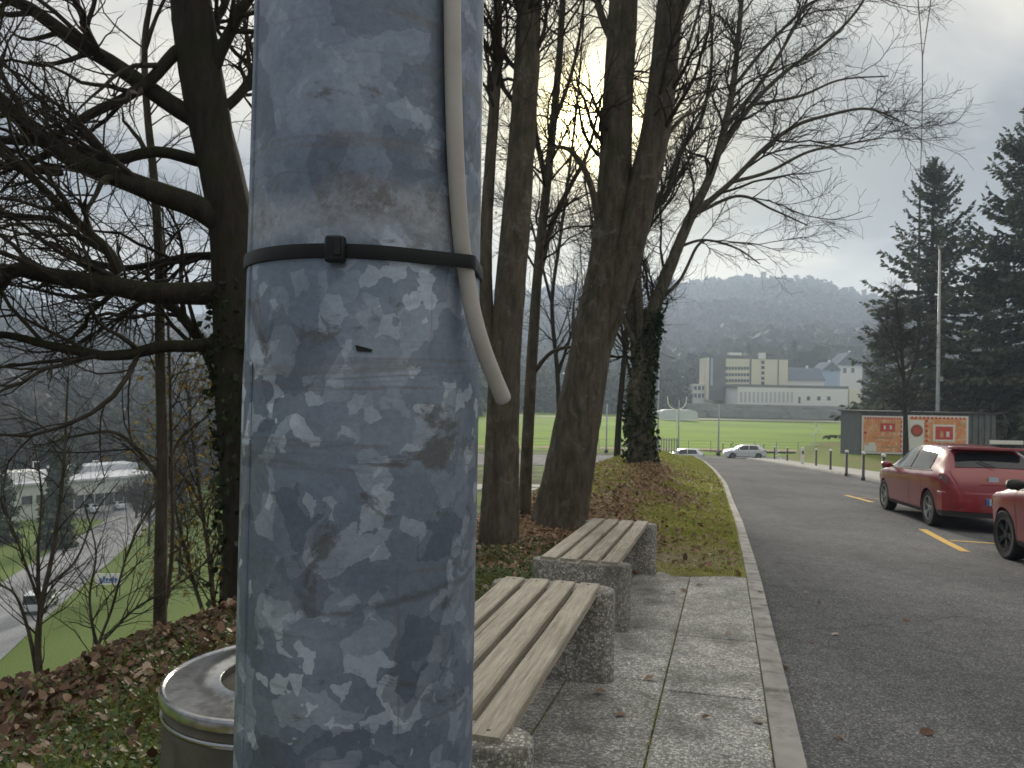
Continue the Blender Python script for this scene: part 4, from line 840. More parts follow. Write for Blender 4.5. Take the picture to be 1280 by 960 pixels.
o, P_, R_, cur, rg = simple_tree('ivy_tree', 'tree with an ivy clad trunk and fanning bare crown on the grass verge', f4, (803, 598), Y4,
      [(130, 10, (1.2, 4.0), (0.25, 0.8), 5, dict(t0=0.22, rr=0.5, rmax=0.05, up=0.12, wig=0.2, rtip=0.008)), (1100, 8, (0.7, 2.2), (0.3, 0.95), 4, dict(rr=0.55, rmax=0.018, up=0.04, wig=0.24, rtip=0.006)), (5600, 6, (0.35, 1.1), (0.3, 1.0), 3, dict(rr=0.6, rmax=0.009, up=0.02, wig=0.3, rtip=0.004))], 64, bark=BARK2, amp=0.06, flare=0.2, K=26)
tp, trr = limb([(803, 596), (801, 540), (800, 500), (808, 440), (818, 390)], Y4, Y4, 35, 19, 20)
leaf_cards(sample_on(tp[None], trr[None], 5200, rg, 0.45, 0.0, 1.0), 0.14, rg, IVYM, 'ivy', o)
for k, (tx, lab, sd) in enumerate([([([(770, 600), (774, 520), (782, 430), (790, 330), (800, 250), (815, 150), (830, 60), (838, -40)], 30, 30, 8, 2), ([(782, 430), (765, 360), (745, 300), (730, 220)], 30, 30, 4, 1.5), ([(790, 330), (815, 280), (845, 240), (870, 180)], 30, 31, 4, 1.5)], 'slim bare tree half hidden behind the leaning double trunk', 65),
                                   ([([(700, 560), (697, 470), (690, 380), (700, 300), (712, 210), (722, 120), (730, 20)], 34, 34, 7, 2), ([(690, 380), (672, 310), (655, 240), (640, 160)], 34, 35, 4, 1.5), ([(697, 470), (720, 400), (740, 350), (752, 280)], 34, 33, 4, 1.5)], 'slim bare tree at the foot of the bank behind the dark tree', 66)]):
    simple_tree('bare_tree', lab, tx, tx[0][0][0], tx[0][1], [(60, 7, (1.2, 4.0), (0.3, 0.9), 4, dict(t0=0.2, rr=0.5, rmax=0.035, up=0.12, wig=0.15, rtip=0.008)), (500, 6, (0.8, 2.2), (0.3, 1.0), 3, dict(rr=0.55, rmax=0.016, up=0.04, wig=0.18, rtip=0.006)), (1800, 4, (0.5, 1.3), (0.3, 1.0), 3, dict(rr=0.6, rmax=0.009, up=0.0, wig=0.2, rtip=0.004))], sd, bark=BARK)

# ------------------------------------------------------------------ conifers
NEED = island_mat('spruce_needles', [(0, (0.045, 0.062, 0.045)), (0.5, (0.08, 0.10, 0.07)), (0.85, (0.115, 0.13, 0.08)), (1, (0.15, 0.14, 0.09))], 0.7, 0.35)  # needle tones raised to carry the veil of glare over the spruces
NEED2 = island_mat('larch_needles', [(0, (0.06, 0.075, 0.045)), (0.6, (0.105, 0.12, 0.07)), (1, (0.14, 0.135, 0.085))], 0.8, 0.2)
def spruce(label, x, y, H, Rm, seed, mat=NEED, nb=300, ns=34, size=0.55, low=0.05, name='spruce_tree', group=None):
    rng = np.random.default_rng(seed); z0 = float(gz(x, y)); o = empty(name, (x, y, z0), label=label, cat='tree', group=group)
    MB().tube([(0, 0, -0.4), (0.05, 0, H * 0.3), (0, 0.04, H * 0.65), (0, 0, H)], [H * 0.016, H * 0.012, H * 0.007, 0.02], 10).build('trunk', BARK, o, True)
    t = low + (1 - low) * rng.random(nb) ** 1.25; t[:26] = 0.84 + 0.155 * rng.random(26); az = rng.uniform(0, 2 * math.pi, nb)
    L = Rm * (1.02 - t) ** 0.76 * rng.uniform(0.5, 1.1, nb) + 0.10; s = np.linspace(0, 1, 7)[None]
    rise = (0.25 + 0.65 * t)[:, None]; zz_ = t[:, None] * H + L[:, None] * (rise * s * 0.5 - (1 - t)[:, None] * 1.15 * s ** 2 + 0.5 * s ** 4)
    wv = rng.normal(0, 0.06, (nb, 1)) * s
    P = np.stack([np.cos(az[:, None] + wv) * L[:, None] * s, np.sin(az[:, None] + wv) * L[:, None] * s, zz_], -1); R_ = (0.012 * H / 10 + 0.03 * (1 - t))[:, None] * (1 - 0.85 * s)
    V, Q = tubes(P, R_, 4); link('boughs', mesh_np('boughs', V, Q), BARK, o)
    u = rng.random((nb, ns)) ** 0.75 * 5.999; i = u.astype(int); f = (u - i)[..., None]; r = np.arange(nb)[:, None]
    C = P[r, i] * (1 - f) + P[r, i + 1] * f; tg = P[r, i + 1] - P[r, i]; tg /= np.linalg.norm(tg, axis=2, keepdims=True)
    sd = np.cross(tg, [0, 0, 1.0]); sd /= np.linalg.norm(sd, axis=2, keepdims=True) + 1e-9; sg = rng.choice([-1, 1], (nb, ns, 1))
    d = tg * rng.uniform(0.3, 0.9, (nb, ns, 1)) + sd * sg * rng.uniform(0.2, 1.0, (nb, ns, 1)); d[..., 2] -= rng.uniform(0.0, 0.9, (nb, ns)); d += rng.normal(0, 0.15, d.shape); d /= np.linalg.norm(d, axis=2, keepdims=True)
    wd = np.cross(d, rng.normal(size=d.shape)); wd /= np.linalg.norm(wd, axis=2, keepdims=True); ln = size * rng.uniform(0.5, 1.3, (nb, ns, 1)) * (0.30 + 0.70 * np.clip(L / Rm * 1.5, 0, 1))[:, None, None]
    V = np.stack([C - wd * ln * .13, C + d * ln * .55 - wd * ln * .22, C + d * ln, C + d * ln * .5 + wd * ln * .22], 2).reshape(-1, 3)
    link('crown', mesh_np('crown', V, np.arange(len(V)).reshape(-1, 4)), mat, o)
    return o
def spruce_px(label, px, Y, top_y, half_w, seed, **k):
    q = at(px, 500, Y); z0 = float(gz(q[0], q[1])); zt_ = at(px, top_y, Y)[2]; return spruce(label, q[0], q[1], zt_ - z0, half_w * Y / F, seed, **k)
spruce_px('tall dark spruce standing behind the shed with orange banners', 1163, 66, 205, 122, 71, nb=380, ns=64, size=0.62)
spruce_px('taller spruce spreading low branches behind the parked red cars', 1292, 58, 138, 150, 72, nb=560, ns=70, size=0.68)
spruce_px('smaller spruce filling the gap between two tall spruces', 1232, 78, 335, 66, 73, nb=330, ns=56)
spruce_px('broad low spruce beside the tall spruce and low white school hall', 1105, 84, 405, 50, 74, nb=260, ns=50)

# young brown tree by the banners
simple_tree('young_tree', 'young brown tree with a thin trunk between the two orange banners', [([(1133, 585), (1132, 540), (1131, 500), (1128, 450), (1124, 410), (1120, 370)], 46, 46, 6.5, 2), ([(1131, 480), (1115, 430), (1100, 395)], 46, 46, 3, 1.2), ([(1131, 490), (1146, 440), (1150, 400)], 46, 46, 3, 1.2)], (1133, 568), 46,
     [(70, 6, (0.8, 2.2), (0.3, 0.9), 4, dict(t0=0.25, rr=0.5, rmax=0.03, up=0.15, wig=0.15, rtip=0.008)), (700, 5, (0.5, 1.3), (0.3, 1.0), 3, dict(rr=0.6, rmax=0.014, up=0.04, wig=0.18, rtip=0.006)), (2200, 4, (0.3, 0.8), (0.3, 1.0), 3, dict(rr=0.7, rmax=0.010, up=0.0, wig=0.2, rtip=0.005))], 75, bark=BARK)

# ------------------------------------------------------------------ vehicles
GLASS = pmat('car_glass', (0.008, 0.011, 0.014), (0.014, 0.018, 0.022), 2, 0.04, spec=0.5)
TYRE = pmat('tyre_rubber', (0.016, 0.016, 0.017), (0.028, 0.028, 0.028), 20, 0.85)
RIM = pmat('alloy_rim', (0.45, 0.46, 0.47), (0.55, 0.55, 0.56), 10, 0.32, 0.9)
STEELRIM = pmat('black_steel_rim', (0.04, 0.04, 0.042), (0.07, 0.07, 0.07), 10, 0.5, 0.5)
TRIM = pmat('black_trim', (0.02, 0.02, 0.021), (0.03, 0.03, 0.03), 10, 0.55)
LAMP = pmat('red_lamp_lens', (0.07, 0.003, 0.005), (0.11, 0.006, 0.008), 8, 0.15, coat=0.6)
HEADL = pmat('clear_lamp_lens', (0.45, 0.47, 0.48), (0.6, 0.6, 0.6), 8, 0.15, coat=0.6)
PLATE = pmat('plate_white', (0.6, 0.62, 0.64), None, 5, 0.5); PBLUE = pmat('plate_blue', (0.06, 0.14, 0.42), None, 5, 0.5)
def paint(name, c): return pmat(name, c, tuple(v * 1.12 for v in c), 3, 0.34, 0.0, coat=0.9, spec=0.5, c3=tuple(v * 0.8 + 0.02 for v in c), s3=30, f3=0.25)
def wheel_mesh(steel=False):
    t = MB().lathe([(0.20, -0.09), (0.29, -0.10), (0.312, -0.085), (0.318, -0.05), (0.318, 0.05), (0.312, 0.085), (0.29, 0.10), (0.20, 0.09)], 32, axis='y', cap=False)
    r = MB(); r.lathe([(0.205, 0.088), (0.212, 0.094), (0.195, 0.094), (0.19, 0.07), (0.19, 0.0)], 28, axis='y', cap=False); r.lathe([(0.0, 0.075), (0.045, 0.078), (0.055, 0.06), (0.06, 0.02)], 16, axis='y', cap=False)
    for k in range(5):
        a = 2 * math.pi * k / 5; w = 0.034
        for s in (-0.16, 0.16):
            V = []
            for rr2, ww, yy in ((0.03, w, 0.07), (0.198, w * .75, 0.084)):
                for e_ in (-1, 1):
                    for dy in (-0.03, 0): V.append((rr2 * math.cos(a + s * rr2 / 0.2) - e_ * ww / 2 * math.sin(a), yy + dy, rr2 * math.sin(a + s * rr2 / 0.2) + e_ * ww / 2 * math.cos(a)))
            r.add(V, [(1, 3, 7, 5), (0, 1, 5, 4), (3, 2, 6, 7), (0, 4, 6, 2), (4, 5, 7, 6)])
    d = MB().lathe([(0.0, 0.012), (0.2, 0.012), (0.2, -0.08)], 28, axis='y', cap=False)
    return t, r, d
def smooth1(v, it=2):
    v = v.copy()
    for _ in range(it): w = v.copy(); w[1:-1] = 0.25 * v[:-2] + 0.5 * v[1:-1] + 0.25 * v[2:]; v = w
    return v
HATCH = dict(top=[(-2.12, .62), (-2.10, .80), (-2.05, .95), (-1.93, 1.06), (-1.75, 1.20), (-1.55, 1.36), (-1.4, 1.405), (-1.0, 1.445), (-.5, 1.46), (-.1, 1.452), (.2, 1.42), (.45, 1.355), (.8, 1.16), (1.1, 1.0), (1.3, .955), (1.6, .905), (1.85, .83), (2.02, .72), (2.10, .58)],
             w=[(-2.12, .66), (-2.08, .78), (-1.95, .85), (-1.5, .885), (-.8, .89), (.8, .885), (1.4, .87), (1.75, .82), (1.98, .70), (2.10, .50)], belt=[(-2.12, .96), (-1.6, .975), (0, .93), (1.0, .90), (2.1, .80)], roofw=0.565)
def vehicle(name, label, pm, group=None, steel=False, prof=HATCH, cat='car', rear_lamp=LAMP):
    o = empty(name, (0, 0, 0), label=label, cat=cat, group=group)
    xs = np.linspace(-2.12, 2.10, 76); xs = np.concatenate([[-2.12, -2.115, -2.105, -2.09], xs[2:-2], [2.075, 2.09, 2.098, 2.1]])
    ip = lambda k, it=2: smooth1(np.interp(xs, *np.array(prof[k]).T), it)
    zt_, w, bl = ip('top'), ip('w'), ip('belt'); zb = smooth1(np.interp(xs, [-2.12, -2.0, -1.6, -1.0, 1.0, 1.7, 2.0, 2.1], [.42, .30, .24, .20, .20, .22, .24, .34]))
    fr = np.clip((zt_ - bl) / 0.40, 0, 1); bl = np.minimum(bl, zt_ - 0.03); rw = w * 0.88 * (1 - fr) + prof['roofw'] * fr
    ctrl = np.stack([np.stack([0 * w, zb], 1), np.stack([w * .82, zb], 1), np.stack([w * .965, zb + .07], 1), np.stack([w * .985, zb * .5 + bl * .5 - .04], 1), np.stack([w * 1.0, bl - .16 * (bl - zb)], 1), np.stack([w * .955, bl], 1),
                     np.stack([w * .955 * .62 + rw * .38 + .012 * fr, bl * .58 + (zt_ - .05) * .42], 1), np.stack([w * .955 * .25 + rw * .75 + .022 * fr, bl * .2 + (zt_ - .05) * .8], 1), np.stack([rw * .96, zt_ - .03 * fr - .012], 1), np.stack([rw * .6, zt_ - .008], 1), np.stack([0 * w, zt_], 1)], 1)
    nv = 41; S = np.zeros((len(xs), nv, 3))
    for i in range(len(xs)):
        q = spline(ctrl[i], nv); S[i, :, 0] = xs[i]; S[i, :, 1] = np.maximum(q[:, 0], 0); S[i, :, 2] = q[:, 1]
    S[:, 0, 1] = 0; S[:, -1, 1] = 0
    ring = np.concatenate([S, (S * np.array([1, -1, 1]))[:, -2:0:-1]], 1); n = ring.shape[1]; idx = np.arange(len(xs) * n).reshape(len(xs), n); nx_ = np.roll(idx, -1, 1)
    b = MB(); b.add(ring.reshape(-1, 3), [tuple(q) for q in np.stack([idx[:-1], nx_[:-1], nx_[1:], idx[1:]], -1).reshape(-1, 4)] + [tuple(idx[0][::-1]), tuple(idx[-1])])
    body = b.build('body', pm, o)
    ct = MB()
    for xw in (-1.30, 1.30):
        for s in (-1, 1): ct.lathe([(0.352, 0.60), (0.352, 1.05)] if s > 0 else [(0.352, -1.05), (0.352, -0.60)], 40, (xw, 0, 0.318), axis='y')
    co = ct.build('cutter', None); md = body.modifiers.new('arches', 'BOOLEAN'); md.operation = 'DIFFERENCE'; md.object = co; md.solver = 'EXACT'
    bpy.context.view_layer.update(); me2 = bpy.data.meshes.new_from_object(body.evaluated_get(bpy.context.evaluated_depsgraph_get())); body.modifiers.clear(); body.data = me2; bpy.data.objects.remove(co, do_unlink=True)
    soften(body, 38)
    def surf(x, v):
        i = np.clip(np.searchsorted(xs, x) - 1, 0, len(xs) - 2); f = (x - xs[i]) / (xs[i + 1] - xs[i]); q = v * (nv - 1); j = min(int(q), nv - 2); g = q - j
        return (S[i, j] * (1 - g) + S[i, j + 1] * g) * (1 - f) + (S[i + 1, j] * (1 - g) + S[i + 1, j + 1] * g) * f
    def patch(nm, va, vb, xa0, xa1, xb0, xb1, mat, side, off=0.008, m=7, k=14, parent=None):
        G = np.array([[surf(xa0 + (xa1 - xa0) * s + ((xb0 + (xb1 - xb0) * s) - (xa0 + (xa1 - xa0) * s)) * t, va + (vb - va) * s) for t in np.linspace(0, 1, k)] for s in np.linspace(0, 1, m)])
        du = np.gradient(G, axis=1); dv = np.gradient(G, axis=0); nn = np.cross(du, dv); nn /= np.linalg.norm(nn, axis=2, keepdims=True) + 1e-9; c0 = np.array([0, 0, 0.7]); 
        if np.sum(nn * (G - c0)) < 0: nn = -nn
        G = G + nn * off; G[..., 1] *= side
        idx = np.arange(m * k).reshape(m, k); return MB().add(G.reshape(-1, 3), [tuple(q) for q in np.stack([idx[:-1, :-1], idx[:-1, 1:], idx[1:, 1:], idx[1:, :-1]], -1).reshape(-1, 4)]).build(nm, mat, parent or o, True)
    for s in (1, -1):
        patch('side_window', .525, .765, -.30, -.34, .86, .36, GLASS, s); patch('side_window', .525, .765, -1.32, -1.22, -.36, -.40, GLASS, s)
        patch('window_trim', .508, .522, -1.45, -1.45, 1.0, 1.0, TRIM, s, 0.010, 3)
        for xa in (-1.02, -.33, .92): patch('door_gap', .20, .505, xa - .006, xa - .006, xa + .006, xa + .006, TRIM, s, 0.003, 12, 2)
        patch('sill', .165, .205, -.93, -.93, .93, .93, TRIM if not steel else TRIM, s, 0.012, 3)
        for xa in (-.88, -.18): patch('door_handle', .445, .46, xa, xa, xa + .18, xa + .18, pm, s, 0.028, 3, 4)
        patch('tail_light', .40, .475, -2.06, -2.04, -1.84, -1.80, rear_lamp, s, 0.007, 4, 6); patch('headlight', .37, .45, 1.72, 1.66, 2.02, 1.99, HEADL, s, 0.006, 4, 8)
        mb = MB(); mb.lathe([(0.0, -0.10), (0.06, -0.09), (0.085, -0.04), (0.085, 0.04), (0.06, 0.09), (0.0, 0.10)], 12, axis='y'); mi = mb.build('mirror', TRIM if steel else pm, o, True); mi.location = (0.66, s * 0.985, 0.985); mi.scale = (0.75, 1, 0.8)
        MB().box((0.68, s * 0.90, 0.955), (0.06, 0.10, 0.035)).build('mirror_arm', TRIM, o)
        xw0 = np.clip
    patch('rear_window', .825, 1.0, -1.90, -1.90, -1.60, -1.585, GLASS, 1, 0.009, 10, 8); patch('rear_window', .825, 1.0, -1.90, -1.90, -1.60, -1.585, GLASS, -1, 0.009, 10, 8)
    patch('windscreen', .825, 1.0, .50, .48, 1.05, 1.07, GLASS, 1, 0.009, 10, 8); patch('windscreen', .825, 1.0, .50, .48, 1.05, 1.07, GLASS, -1, 0.009, 10, 8)
    pl = MB().box((-2.172, 0, .52), (0.03, .50, .11)).build('number_plate', PLATE, o); MB().box((-2.176, .225, .52), (0.031, .05, .108)).build('blue_strip', PBLUE, pl)
    bp = [(-2.165 + 0.20 * abs(t_) ** 3.5, .86 * t_) for t_ in np.linspace(-1, 1, 21)] + [(-1.75, .865), (-1.75, -.865)]
    soften(MB().prism(bp, .345, .665, .03).build('rear_bumper', pm, o), 50); MB().prism([(x * 1.0 + (0.02 if x < -1.8 else 0), y_ * .985) for x, y_ in bp], .25, .342).build('bumper_insert', TRIM, o)
    fb = [(2.125 - 0.36 * abs(t_) ** 2.6, .79 * t_) for t_ in np.linspace(1, -1, 21)] + [(1.70, -.70), (1.70, .70)]
    soften(MB().prism(fb, .30, .60, .03).build('front_bumper', pm, o), 50)
    soften(MB().prism([(-1.74, -.50), (-1.70, -.54), (-1.40, -.56), (-1.40, .56), (-1.70, .54), (-1.74, .50)], 1.375, 1.42, .012).build('spoiler', pm, o), 50)
    MB().tube([(-1.955, 0.02, 1.085), (-1.80, 0.25, 1.20)], [0.010, 0.007], 6).build('wiper', TRIM, o); MB().box((-2.075, 0, .79), (0.05, .60, .035)).build('handle_strip', pm, o)
    t, r, d = wheel_mesh()
    me_t, me_r, me_d = t.mesh('tyre'), r.mesh('rim'), d.mesh('brake_disc'); me_t.materials.append(TYRE); me_r.materials.append(STEELRIM if steel else RIM); me_d.materials.append(TRIM)
    for m__ in (me_t, me_r): m__.polygons.foreach_set('use_smooth', np.ones(len(m__.polygons), bool)); m__.set_sharp_from_angle(angle=rad(35))
    for xw in (-1.30, 1.30):
        for s in (1, -1):
            wl = bpy.data.objects.new('wheel', None); COL.objects.link(wl); wl.parent = o; wl.location = (xw, s * 0.765, 0.318); wl.rotation_euler = (0, 0.4 * xw, 0 if s > 0 else math.pi); wl.empty_display_size = 0.1
            for nm, mm in (('tyre', me_t), ('rim', me_r), ('brake_disc', me_d)): link(nm, mm, None, wl)
    return o
def set_on(o, ref_local, P, head, fn, k=1.0):
    """put the car so that a ground point of it (x, y local) sits at P, heading along head (x, y)"""
    h = np.array([head[0], head[1], 0.0]); h /= np.linalg.norm(h); e_ = 0.8
    sl_ = float(fn(P[0] + h[0] * e_, P[1] + h[1] * e_) - fn(P[0] - h[0] * e_, P[1] - h[1] * e_)) / (2 * e_); f = np.array([h[0], h[1], sl_]); f /= np.linalg.norm(f); le = np.cross([0, 0, 1.0], f); le /= np.linalg.norm(le); u = np.cross(f, le)
    base_ = np.array([P[0], P[1], float(fn(P[0], P[1]))]) - (f * ref_local[0] + le * ref_local[1]) * k
    Mx = Matrix([[f[0], le[0], u[0], base_[0]], [f[1], le[1], u[1], base_[1]], [f[2], le[2], u[2], base_[2]], [0, 0, 0, 1]]); o.matrix_world = Mx @ Matrix.Scale(k, 4); return o
RED = paint('wine_red_paint', (0.23, 0.009, 0.018)); RED2 = paint('faded_red_paint', (0.26, 0.02, 0.028)); WHITE = paint('white_paint', (0.72, 0.74, 0.78)); SILV = paint('silver_paint', (0.50, 0.53, 0.58)); BLUEP = paint('blue_paint', (0.10, 0.16, 0.34)); GREYP = paint('grey_paint', (0.22, 0.24, 0.26))
c1 = vehicle('parked_car', 'dark red hatchback with alloy wheels parked in the yellow bay', RED, 'red cars parked along the road')
P1 = on_ground(1161, 657, zroad); P2 = on_ground(1103, 636, zroad)
hd_ = (P2 - P1)[:2]; print('car wheelbase', np.linalg.norm(hd_), P1, P2)
k1 = float(np.clip(np.linalg.norm(hd_) / 2.6, 0.95, 1.03))
set_on(c1, (-1.30, 0.84), P1, hd_, zroad, k1)
MB().box((-2.075, 0.10, 0.885), (0.03, 0.15, 0.10)).build('badge', pmat('badge_chrome', (0.6, 0.65, 0.75), None, 5, 0.25, 0.8), c1)
c2 = vehicle('parked_car', 'faded red car with black steel wheels and black mirror behind the dark red hatchback', RED2, 'red cars parked along the road', steel=True)
P3 = on_ground(1257, 699, zroad); print('car2', P3)
set_on(c2, (1.30, 0.84), P3, hd_, zroad, 1.0)
zst = lambda x, y: np.zeros_like(np.asarray(x, float)) + FIELD + 0.03
c3 = vehicle('parked_car', 'white hatchback parked across the crest before the sports field', WHITE); q = gp(933, 575, FIELD); q[1] = 79.0; q[0] = (931 - 640) / F * 79; set_on(c3, (0, 0), q, (-1, 0.05), zst)
c4 = copy_tree(c3); c4['label'] = 'white car half hidden below the crest beside the kerb line'; q = np.array([(854 - 640) / F * 76.5, 76.5, 0]); set_on(c4, (0, 0), q, (-1, -0.05), lambda x, y: zst(x, y) - 0.35)
zv = lambda x, y: np.zeros_like(np.asarray(x, float)) + VALLEY + 0.05
cs = vehicle('parked_car', 'silver car at the grass end of the car park row by the hall', SILV)
set_on(cs, (0, 0), gp(109, 641), (-0.9, 0.35), zv)
for kk, (pm, lab, px, py, hd2) in enumerate([(BLUEP, 'blue car parked by the hall windows', 126, 636, (-0.7, 0.6)), (SILV, 'pale silver car second from the road end of the car park row', 141, 637, (-0.9, 0.3)), (WHITE, 'white car at the road end of the car park row by the hall', 153, 634, (-0.9, 0.3))]):
    c = vehicle('parked_car', lab, pm); set_on(c, (0, 0), gp(px, py), hd2, zv)
# pick-up with a dark canopy driving down the lower road
tr_ = empty('pickup_truck', (0, 0, 0), label='small light pickup with a black canopy driving on the lower road', cat='pickup')
b = MB(); b.prism([(-2.3, -.85), (2.2, -.85), (2.35, -.6), (2.35, .6), (2.2, .85), (-2.3, .85)], 0.45, 1.0, 0.05); b.build('body', SILV, tr_)
MB().box((-1.2, 0, 1.38), (2.1, 1.7, 0.78), taper=0.94).build('canopy', TRIM, tr_); MB().box((-1.2, 0, 1.79), (2.05, 1.6, 0.05)).build('canopy_roof', WHITE, tr_)
cbm = MB().box((0.55, 0, 1.36), (1.5, 1.6, 0.74), taper=0.8).build('cab', SILV, tr_); MB().box((0.55, 0, 1.42), (1.42, 1.62, 0.36), taper=0.9).build('cab_window', GLASS, cbm); MB().box((-2.26, 0, 1.40), (0.02, 1.2, 0.45)).build('rear_window', GLASS, tr_)
for xw in (-1.4, 1.4):
    for s in (-1, 1): MB().lathe([(0.2, -.1), (0.34, -.1), (0.36, 0), (0.34, .1), (0.2, .1)], 18, (xw, s * .76, .36), axis='y').build('wheel', TYRE, tr_)
set_on(tr_, (0, 0), gp(52, 762), (-0.25, 1.0), zv)

# ------------------------------------------------------------------ across the road: bollards, banners, mast
DKM = pmat('dark_metal', (0.045, 0.045, 0.048), (0.07, 0.07, 0.072), 10, 0.55, 0.3); CAPW = pmat('white_cap', (0.75, 0.74, 0.70), None, 8, 0.5)
b0 = empty('bollard', (0, 0, 0), label='dark metal bollard with white cap along the far pavement', cat='bollard', group='bollards along the far pavement')
MB().lathe([(0.075, -0.1), (0.075, 0.02), (0.055, 0.03), (0.052, 0.90)], 16).build('post', DKM, b0, True); MB().lathe([(0.052, 0.90), (0.075, 0.91), (0.082, 0.95), (0.065, 1.0), (0.0, 1.02)], 16).build('cap', CAPW, b0, True)
fpv = lambda x, y: gz(x, y) + 0.05
spots = [(984, 576), (1020, 582), (1038, 587), (1058, 592), (1079, 597), (1104, 603), (1133, 609), (968, 574)]
for k, (px, py) in enumerate(spots):
    q = on_ground(px, py, fpv, 10); o = b0 if k == 0 else copy_tree(b0); o.location = tuple(q)
for k, px in enumerate((905, 915, 926, 946, 956)):
    o = copy_tree(b0); o['label'] = 'dark bollard with white cap by the white hatchback below the crest'; o['group'] = 'bollards by the lower street'; yb = 83.5; o.location = ((px - 640) / F * yb, yb, FIELD + 0.35)
q = on_ground(1003, 580, fpv, 10); wp = empty('white_post', tuple(q), label='wide white marker post standing among the bollards', cat='post')
soften(MB().prism([(0.10 * math.cos(a), 0.06 * math.sin(a)) for a in np.linspace(0, 2 * math.pi, 16, endpoint=False)], -0.1, 1.05, 0.04).build('post_body', CAPW, wp), 50); MB().box((0, -0.062, 0.72), (0.12, 0.01, 0.2)).build('plate', DKM, wp)
YB = 50.0
def yard(x, y): return gz(x, y)
bl0, br0 = at(1075, 567, YB), at(1246, 567, YB); zg = float(gz((bl0[0] + br0[0]) / 2, YB)); ztop = at(1140, 516, YB)[2]
shed = empty('grey_shed', ((bl0[0] + br0[0]) / 2, YB + 1.6, zg), label='long dark grey panelled shed carrying two orange banners', cat='shed')
GREY = pmat('grey_sheet', (0.12, 0.13, 0.14), (0.155, 0.165, 0.175), 2, 0.5, 0.2, rnd=0.1); wl_ = br0[0] - bl0[0]
MB().box((0, 0, (ztop - zg) / 2 - 0.1), (wl_ - 0.1, 3.0, ztop - zg + 0.15)).build('wall', GREY, shed)
npan = 22
for k in range(npan): MB().box((-wl_ / 2 + wl_ * (k + 0.5) / npan, -1.53, (ztop - zg) / 2 - 0.05), (wl_ / npan * 0.72, 0.05, ztop - zg + 0.04)).build('panel', GREY, shed)
MB().box((0, -0.02, ztop - zg + 0.03), (wl_ + 0.2, 3.3, 0.08)).build('roof', DKM, shed)
ORG = pmat('orange_print', (0.80, 0.27, 0.09), (0.86, 0.42, 0.20), 1.6, 0.6, c3=(0.9, 0.72, 0.58), s3=4, f3=0.75); REDP = pmat('red_print', (0.62, 0.06, 0.05), (0.7, 0.1, 0.08), 3, 0.6); WHP = pmat('white_print', (0.85, 0.83, 0.80), None, 3, 0.6); TAN = pmat('tan_print', (0.62, 0.36, 0.18), (0.7, 0.45, 0.25), 4, 0.6)
def banner(label, pa, pb, ya, yb_, deco):
    A = at(pa, yb_, YB - 0.25); B = at(pb, ya, YB - 0.25); w_, h_ = B[0] - A[0], B[2] - A[2]; o = empty('banner', (A[0], YB - 0.12, A[2]), label=label, cat='banner', group='festive banners on the grey shed')
    MB().box((w_ / 2, 0.0, h_ / 2), (w_, 0.03, h_)).build('cloth', WHP, o); MB().box((w_ / 2, -0.02, h_ / 2), (w_ * 0.93, 0.02, h_ * 0.89)).build('print', ORG, o)
    for kd, (fx, fz, fw, fh, m_) in enumerate(deco): MB().box((fx * w_, -0.032 - 0.003 * kd, fz * h_), (fw * w_, 0.012, fh * h_)).build('print_patch', m_, o)
    n_ = 14
    for k in range(n_): MB().box((w_ * (0.04 + 0.92 * (k + 0.5) / n_), -0.038, h_ * 0.94), (w_ * 0.92 / n_ * 0.5, 0.021, h_ * 0.05)).build('stripe', REDP, o)
    return o
def stripes(x): return [(x, 0.08 + 0.13 * i, 0.035, 0.055, REDP) for i in range(7)]
def patchw(x, z, w, h): return [(x, z, w * 1.35, h * 1.3, WHP), (x, z, w, h, REDP)]
def ringm(o, cx, cz, r, mat, w_, h_):
    pass
bA = banner('orange gingerbread print banner beside the thin brown trunk, one red window', 1078, 1130, 520.5, 567, [(0.62, 0.70, 0.42, 0.27, TAN)] + [(0.62, 0.70, 0.36, 0.22, REDP), (0.55, 0.70, 0.05, 0.1, WHP), (0.70, 0.70, 0.05, 0.1, WHP), (0.20, 0.14, 0.30, 0.16, WHP), (0.24, 0.25, 0.16, 0.09, WHP), (0.55, 0.45, 0.5, 0.04, TAN), (0.7, 0.2, 0.4, 0.05, TAN), (0.08, 0.55, 0.07, 0.06, REDP)] + stripes(0.955))
bB = banner('wider orange gingerbread print banner with a white door and red window', 1135, 1212, 520.5, 567, [(0.15, 0.45, 0.24, 0.86, WHP), (0.60, 0.55, 0.36, 0.44, WHP), (0.60, 0.55, 0.29, 0.34, REDP), (0.56, 0.52, 0.05, 0.16, TAN), (0.66, 0.52, 0.05, 0.14, WHP), (0.9, 0.8, 0.08, 0.10, TAN), (0.86, 0.25, 0.14, 0.06, TAN)] + stripes(0.31))
wb_ = at(1212, 520.5, YB)[0] - at(1135, 567, YB)[0]; hb_ = at(1135, 520.5, YB)[2] - at(1135, 567, YB)[2]
wr_ = MB().lathe([(0.22, -0.05), (0.30, -0.06), (0.36, -0.05), (0.40, -0.03)], 20, (wb_ * 0.15, -0.02, hb_ * 0.62), axis='y', cap=False).build('wreath', pmat('wreath_print', (0.25, 0.12, 0.07), (0.4, 0.1, 0.08), 6, 0.7), bB); MB().lathe([(0.0, -0.045), (0.22, -0.045)], 20, (wb_ * 0.15, -0.02, hb_ * 0.62), axis='y', cap=False).build('wreath_centre', REDP, wr_)
q = at(1172, 520, 56); zb_ = float(gz(q[0], 56)); mt_ = at(1175, 309, 56); mast = empty('light_mast', (q[0], 56, zb_), label='tall thin grey floodlight mast in front of the dark spruce', cat='mast')
